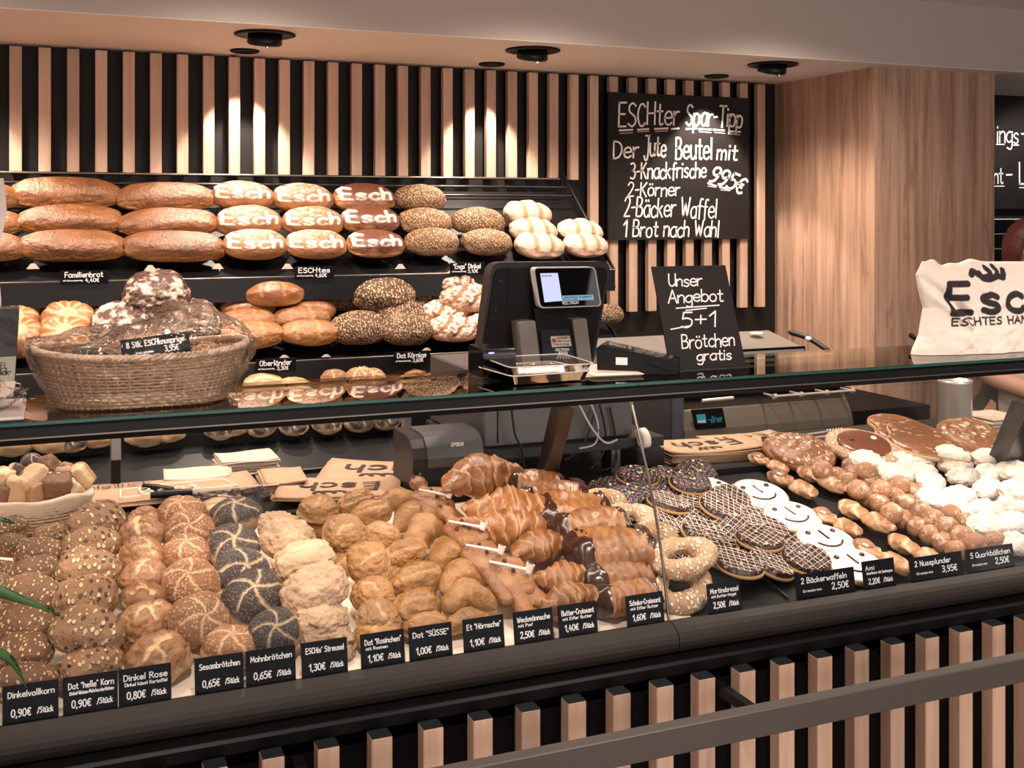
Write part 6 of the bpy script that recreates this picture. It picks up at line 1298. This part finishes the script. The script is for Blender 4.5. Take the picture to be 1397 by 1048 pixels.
MB().add([Vector(p) for p in ((-.038, -.085, 0), (.038, -.085, 0), (.042, .085, 0), (-.042, .085, 0), (-.038, -.085, .028), (.038, -.085, .028), (.042, .075, .060), (-.042, .075, .060), (-.040, .088, .052), (.040, .088, .052))], [(3, 2, 1, 0), (0, 1, 5, 4), (1, 2, 9, 6, 5), (4, 5, 6, 7), (7, 6, 9, 8), (3, 0, 4, 7, 8), (2, 3, 8, 9)]).build('terminal_body', M_['plastic'], ct)
T = Matrix.Translation((0, -.085, .028))@Matrix.Rotation(math.atan2(.032, .16), 4, 'X')
MB().box((-.030, .095, .0003), (.030, .155, .0016), M=T).build('terminal_screen', M_['gloss'], ct)
for r in range(4):
    for c_ in range(3): MB().box((-.025+c_*.019, .013+r*.019, .0003), (-.015+c_*.019, .021+r*.019, .0025), M=T, bev=.0008).build('key', mat('pale_key', (.10, .085, .08), .4) if (r, c_) == (0, 0) else bpy.data.materials['pale_key'], ct)
MB().box((-.0432, .02, .018), (-.0425, .045, .034)).build('white_sticker', M_['signink'], ct)
# marker pen and jute bag
mk_ = empty('marker_pen', atY(1257, 478, 2.31), 'black marker pen sticking up beside the printed cloth bag', 'pen'); a = atY(1258, 483, 2.31); a.z = ZT_+.004; b = atY(1243, 458, 2.31)
child(MB().cyl(a, b, .0055, .0065, 14), 'pen_barrel', M_['plastic'], mk_); child(MB().cyl(b, b+(b-a).normalized()*.004, .0065, .005, 14), 'pen_cap', M_['gloss'], mk_)
XB0 = XatY(1257, 2.14); jb = empty('cloth_bag', (XB0+.2, 2.17, ZT_), 'stuffed white cloth bag with black printed emblem standing on the counter glass', 'bag')
nx, nz = 290, 150; g = np.stack(np.meshgrid(np.linspace(0, 1, nx), np.linspace(0, 1, nz), indexing='ij'), -1).reshape(-1, 2); U, W_ = g[:, 0], g[:, 1]
BW, BH = .50, .225
lx = np.interp(W_, [0, .06, .2, .5, .72, .86, 1], [.0, .004, .022, .036, .018, .012, .03]); rx_ = np.interp(W_, [0, .5, 1], [BW, BW-.03, BW-.05])
X_ = lx+(rx_-lx)*U; top = BH*(1-.04*np.exp(-((U-.14)/.05)**2)+.03*np.exp(-((U-.08)/.035)**2)+.03*np.exp(-((U-.36)/.06)**2)-.02*np.exp(-((U-.26)/.06)**2)-.03*U)
Z_ = top*W_; edge = np.clip(np.sin(np.pi*np.clip(U, 0, 1)), 0, 1)**.45*np.clip((1-W_**5), 0, 1)**.6
TH_ = .062*edge*(1-.35*W_)+.002
Pf = np.stack([X_, -TH_, Z_], 1); nn = .007*fbm(np.stack([X_*1.0, Z_*1.0, 0*X_], 1), 16, 2, 4)+.005*np.abs(vnoise(np.stack([X_+Z_*.6, Z_-X_*.4, 0*X_], 1), 24, 9))+.012*np.exp(-((X_*.75+Z_-.20)/.012)**2)*(U < .25)-.010*np.exp(-((X_*.75+Z_-.17)/.012)**2)*(U < .25)
Pf[:, 1] += nn*np.clip(edge*1.5, 0, 1); Pb = Pf.copy(); Pb[:, 1] = TH_*.8+nn*.5*edge
LG = strokes('Esch', .070, .088, .100, gap=2.6, fit=.30); LG2 = strokes('ESCHTES HANDWERK', .0175, .088, .070, gap=2.2, fit=.34)
cr = [[(.205+a*.0060, .180+b*.0055) for a, b in crom(q, 8)] for q in ([(-8, 2.2), (-7, 3.6), (-5, 2.4), (-2.6, .8), (.4, 1.2)], [(-4, 2.6), (-3, .6), (0, 0), (3, .6), (6, 1.4)], [(1, .6), (1.6, 3), (.2, 5)], [(4.6, 1), (6.4, 2.8), (5, 5.4)], [(6, 1.4), (9, .6), (9.8, 3.6)])]
dd = sdist(X_, Z_, LG); d2 = sdist(X_, Z_, LG2); d3 = sdist(X_, Z_, cr)
N1 = nx*nz; idx = np.arange(N1).reshape(nx, nz); q = np.stack([idx[:-1, :-1], idx[1:, :-1], idx[1:, 1:], idx[:-1, 1:]], -1).reshape(-1, 4)
b = np.concatenate([idx[:, 0], idx[-1, 1:], idx[-2::-1, -1], idx[0, -2:0:-1]]); rim = np.stack([b+N1, np.roll(b, -1)+N1, np.roll(b, -1), b], -1)
M_['cotton'] = mat('white_cotton', (.86, .74, .64), .85, bump=(500, .2))
nt = M_['cotton'].node_tree; xm_ = nt.nodes.new('ShaderNodeMix'); xm_.data_type = 'RGBA'; xm_.inputs[6].default_value = (.86, .74, .64, 1); xm_.inputs[7].default_value = (.022, .016, .018, 1)
am_ = nt.nodes.new('ShaderNodeAttribute'); am_.attribute_name = 'm'; nt.links.new(am_.outputs['Fac'], xm_.inputs[0]); nt.links.new(xm_.outputs[2], nt.nodes['Principled BSDF'].inputs['Base Color'])
prn = np.maximum(np.maximum(sstep(.0092, .0074, dd), sstep(.0030, .0018, d2)), sstep(.0090, .0072, d3))
o = link('cotton_body', npmesh('cotton_body', np.concatenate([Pf, Pb]), np.concatenate([q, q[:, ::-1]+N1, rim]), M_['cotton'], np.concatenate([prn, 0*prn])), jb); o.location = (-.2, 0, 0)
# ---------------------------------------------------------------- right end: pot, towel, tongs
pt = atZ(1303, 592, .966); pot = empty('steel_pot', (pt.x, pt.y, .966), 'tall shiny steel container under the glass behind the flaked nut cake', 'container')
R = size(1303, 44, pt.y)/2; H = EYE-(518-HZ)/F*kd(1303)[1]*pt.y-.966
MB().lathe([(R*.96, 0), (R, .004), (R, H-.012), (R*1.04, H-.008), (R*1.04, H), (R*.97, H), (R*.95, .006), (.001, .005)], 48).build('pot_wall', M_['steel'], pot)
tw_ = empty('white_cloth', atZ(1350, 592, .966), 'folded white cloth beside the steel container', 'cloth')
for j in range(4): child(MB().box((XatY(1326+j*2, 2.75), 2.68, .967+j*.011), (XatY(1376, 2.75), 2.82, .976+j*.011), bev=.004), 'fold', M_['linen'], tw_)
tg = empty('serving_tongs', atZ(1095, 595, .966), 'black handled steel serving tongs on the worktop behind the cakes', 'tongs')
for s in (-1, 1):
    a, b, c = atZ(1040, 600+s*1, 1.00), atZ(1100, 596+s*3, 1.00), atZ(1148, 590+s*3, 1.00)
    child(MB().tube([a, b], [.006, .0045], 8), 'tong_grip', M_['plastic'], tg); child(MB().tube([b, c], [.003, .005], 8), 'tong_arm', M_['steel'], tg)
    for k in range(6): child(MB().lathe([(.001, .004), (.005, 0), (.001, -.004)], 8, M=Matrix.Translation(c.lerp(b, .08*k)+Vector((0, 0, .004)))), 'scallop', M_['steel'], tg)
# ---------------------------------------------------------------- plant in front
gl = mat('green_leaf', (.035, .10, .03), .35, noise=(20, .5, (.06, .16, .04)))
plx = XatY(-70, 1.35); plt = empty('potted_palm', (plx, 1.35, 0), 'green palm with narrow arching leaves in front of the counter', 'plant')
MB().lathe([(.10, 0), (.13, .25), (.135, .27), (.12, .27), (.11, .24), (.001, .235)], 32).build('plant_pot', M_['greyplastic'], plt)
def leaf(P, wd, name='leaf'):
    P = [Vector(p) for p in crom([tuple(p) for p in P], 6)]; n = len(P); V = []
    for i, p in enumerate(P):
        t = (P[min(i+1, n-1)]-P[max(i-1, 0)]).normalized(); s = t.cross(Vector((0, -.8, .6))).normalized()*wd*max(.03, math.sin(math.pi*min(1, (i/(n-1))**.7*.98+.02))); V += [p+s, p+Vector((0, .001, -.002)), p-s, p+Vector((0, .001, -.0035))]
    child(MB().add(V, [(4*i+a, 4*i+b, 4*i+4+b, 4*i+4+a) for i in range(n-1) for a, b in ((0, 1), (1, 2), (2, 3), (3, 0))], 0, True), name, gl, plt)
base = Vector((plx, 1.35, .26)); cr_ = Vector((plx, 1.35, .62))
child(MB().tube([base-Vector((0, 0, .03)), cr_], [.012, .009], 8), 'stem', gl, plt)
leaf([cr_, atY(-60, 790, 1.38), atY(-20, 800, 1.40), atY(30, 818, 1.42), atY(82, 838, 1.44)], .009)
leaf([cr_, atY(-60, 880, 1.38), atY(-15, 888, 1.40), atY(14, 900, 1.41), atY(36, 936, 1.42)], .008)
leaf([cr_, atY(-90, 690, 1.36), atY(-60, 690, 1.38), atY(-20, 702, 1.4), atY(20, 712, 1.42)], .008)
for a in (2.2, 3.0, 3.9, 4.8): leaf([cr_, cr_+Vector((.10*math.cos(a), .10*math.sin(a), .22)), cr_+Vector((.25*math.cos(a), .25*math.sin(a), .25)), cr_+Vector((.38*math.cos(a), .38*math.sin(a), .1))], .012)
# ---------------------------------------------------------------- shop assistant behind the bag
PX, PY = XatY(1413, 3.06), 3.12
M_['skin'] = mat('skin', (.55, .30, .20), .5, spec=.4); M_['hair'] = mat('dark_red_hair', (.07, .012, .010), .5, bump=(120, .8)); M_['shirt'] = mat('black_shirt', (.012, .011, .012), .8); M_['apron'] = mat('beige_apron', (.42, .34, .28), .85)
def skin(name, V, E, R_, m, root, lv=2):
    me = bpy.data.meshes.new(name); me.from_pydata([tuple(v) for v in V], E, []); o = bpy.data.objects.new(name, me); C.objects.link(o); me.materials.append(m)
    s = o.modifiers.new('s', 'SKIN'); s.use_smooth_shade = True
    for i, r in enumerate(R_): me.skin_vertices[0].data[i].radius = r if isinstance(r, tuple) else (r, r)
    me.skin_vertices[0].data[0].use_root = True
    b_ = o.modifiers.new('b', 'SUBSURF'); b_.levels = b_.render_levels = lv
    dg = bpy.context.evaluated_depsgraph_get(); m2 = bpy.data.meshes.new_from_object(o.evaluated_get(dg)); bpy.data.objects.remove(o)
    for p in m2.polygons: p.use_smooth = True
    return m2
ps_ = empty('person', (PX, PY, 0), 'shop assistant with dark red hair, black shirt and beige apron working behind the cloth bag', 'person')
zh = 1.50
V = [(0, .02, .90), (0, .02, 1.05), (0, .01, 1.22), (0, -.01, 1.33), (0, -.03, 1.40), (-.15, .0, 1.30), (-.225, -.03, 1.08), (-.06, -.20, 1.0), (.15, .0, 1.30), (.22, -.02, 1.08), (.08, -.20, 1.0), (-.09, .02, .80), (-.10, .02, .48), (-.10, .05, .08), (.09, .02, .80), (.10, .02, .48), (.10, .05, .08)]
E = [(0, 1), (1, 2), (2, 3), (3, 4), (3, 5), (5, 6), (6, 7), (3, 8), (8, 9), (9, 10), (0, 11), (11, 12), (12, 13), (0, 14), (14, 15), (15, 16)]
RR = [(.13, .10), (.12, .09), (.15, .10), (.10, .08), .048, .055, .044, .028, .055, .044, .028, .085, .058, .042, .085, .058, .042]
body = skin('body', V, E, RR, M_['skin'], ps_)
# head, hands joined to the body mesh
bm = bmesh.new(); bm.from_mesh(body)
D, Fc = ico(4); P = D*np.array([.074, .092, .115]); f = D[:, 1] < 0
P[:, 0] *= 1-.18*sstep(0, -1, D[:, 2]); P[:, 1] -= .016*np.exp(-((D[:, 0]/.16)**2+((D[:, 2]+.12)/.16)**2))*f; P[:, 1] += .008*f*(np.exp(-(((np.abs(D[:, 0])-.42)/.16)**2+((D[:, 2]-.05)/.13)**2))); P[:, 1] -= .006*f*np.exp(-((D[:, 0]/.3)**2+((D[:, 2]+.5)/.07)**2))
hm = Matrix.Translation((0, -.055, zh))@Matrix.Rotation(.25, 4, 'X')
vs = [bm.verts.new(hm@Vector(p)) for p in P]; 
for t in Fc: bm.faces.new([vs[i] for i in t]).smooth = True
for s in (-1, 1):
    c = Vector((s*.075, -.045, zh-.005)); e = [bm.verts.new(c+Vector((s*.008*math.sin(a*2), .012*math.cos(a), .024*math.sin(a)))) for a in np.linspace(0, 2*math.pi, 10, endpoint=False)]; e2 = bm.verts.new(c+Vector((s*.012, 0, 0)))
    for i in range(10): bm.faces.new((e[i], e[(i+1) % 10], e2))
for s, w0 in ((-1, Vector((-.06, -.20, 1.0))), (1, Vector((.08, -.20, 1.0)))):
    d = Vector((-s*.55, -.55, -.12)).normalized(); sd = d.cross(Vector((0, 0, 1))).normalized(); HV = [w0, w0+d*.04, w0+d*.08]; HE = [(0, 1), (1, 2)]; HR = [(.026, .018), (.034, .016), (.036, .015)]
    for k, ln in enumerate((.062, .072, .068, .054)):
        o_ = (k-1.5)*.019; b0_ = len(HV); HV += [w0+d*.085+sd*o_, w0+d*(.085+ln*.5)+sd*o_*1.1+Vector((0, 0, -.004)), w0+d*(.085+ln)+sd*o_*1.1+Vector((0, 0, -.02))]; HE += [(2, b0_), (b0_, b0_+1), (b0_+1, b0_+2)]; HR += [.009, .0085, .007]
    b0_ = len(HV); HV += [w0+d*.035+sd*s*.036, w0+d*.075+sd*s*.052]; HE += [(1, b0_), (b0_, b0_+1)]; HR += [.011, .0085]
    hmsh = skin('hand', HV, HE, HR, M_['skin'], ps_, 1); bm.from_mesh(hmsh)
bm.to_mesh(body); bm.free(); link('body', body, ps_)
for s in (-1, 1): MB().lathe([(.001, .011), (.008, .008), (.011, 0), (.008, -.008), (.001, -.011)], 16).build('eye', mat('eye_white', (.7, .66, .62), .2) if s < 0 else bpy.data.materials['eye_white'], ps_, loc=(s*.030, -.132, zh-.018), rot=(1.57, 0, 0)); MB().lathe([(.001, .002), (.005, .001), (.005, 0)], 14).build('iris', mat('iris_brown', (.06, .03, .02), .2) if s < 0 else bpy.data.materials['iris_brown'], ps_, loc=(s*.030, -.143, zh-.018), rot=(1.57, 0, 0))
MB().tube([(-.022, -.141, zh-.078), (0, -.146, zh-.076), (.022, -.141, zh-.078)], [.002, .004, .002], 8).build('lips', mat('lip_skin', (.42, .14, .12), .5), ps_)
H = D*np.array([.092, .108, .125]); H *= (1+.06*fbm(D, 5, 3, 3))[:, None]; keep = np.array([not (D[t].mean(0)[1] < -.25 and D[t].mean(0)[2] < .45) for t in Fc])
o = link('hair', npmesh('hair', H, Fc[keep], M_['hair']), ps_); o.location = (0, -.045, zh+.012); o.rotation_euler = (.2, 0, 0)
o.modifiers.new('s', 'SOLIDIFY').thickness = .006
link('shirt', skin('shirt', [V[i] for i in (1, 2, 3)]+[(-.15, .0, 1.30), (-.215, -.025, 1.12), (.15, .0, 1.30), (.215, -.02, 1.12), (0, .02, .93)], [(0, 1), (1, 2), (2, 3), (3, 4), (2, 5), (5, 6), (0, 7)], [(.137, .105), (.167, .115), (.11, .09), .066, .058, .066, .058, (.15, .115)], M_['shirt'], ps_), ps_)
AP = MB(); V_ = []
for i in range(12):
    a = -1.15+2.3*i/11
    for z, rx1, ry1 in ((.45, .20, .17), (.95, .165, .135), (1.14, .17, .125)): V_.append(Vector((rx1*math.sin(a), .02-ry1*math.cos(a)+.004*math.sin(i*2.3), z)))
AP.add(V_, [(3*i+j, 3*i+3+j, 3*i+4+j, 3*i+1+j) for i in range(11) for j in (0, 1)], 0, True); o = AP.build('apron', M_['apron'], ps_); o.modifiers.new('s', 'SOLIDIFY').thickness = .004
link('trousers', skin('trousers', [V[0], V[11], V[12], (-.10, .05, .12), V[14], V[15], (.10, .05, .12)], [(0, 1), (1, 2), (2, 3), (0, 4), (4, 5), (5, 6)], [(.15, .115), .098, .070, .058, .098, .070, .058], M_['shirt'], ps_), ps_)
for s in (-1, 1): MB().add([Vector((s*.10+x, y, z)) for x, y, z in ((-.045, -.14, 0), (.045, -.14, 0), (.045, .11, 0), (-.045, .11, 0), (-.035, -.13, .045), (.035, -.13, .045), (.04, .10, .10), (-.04, .10, .10))], [(3, 2, 1, 0), (4, 5, 6, 7), (0, 1, 5, 4), (1, 2, 6, 5), (2, 3, 7, 6), (3, 0, 4, 7)]).build('shoe', M_['plastic'], ps_)
# ---------------------------------------------------------------- tidy up
def drop(o):
    for c in list(o.children): drop(c)
    bpy.data.objects.remove(o)
for o in protos: drop(o)
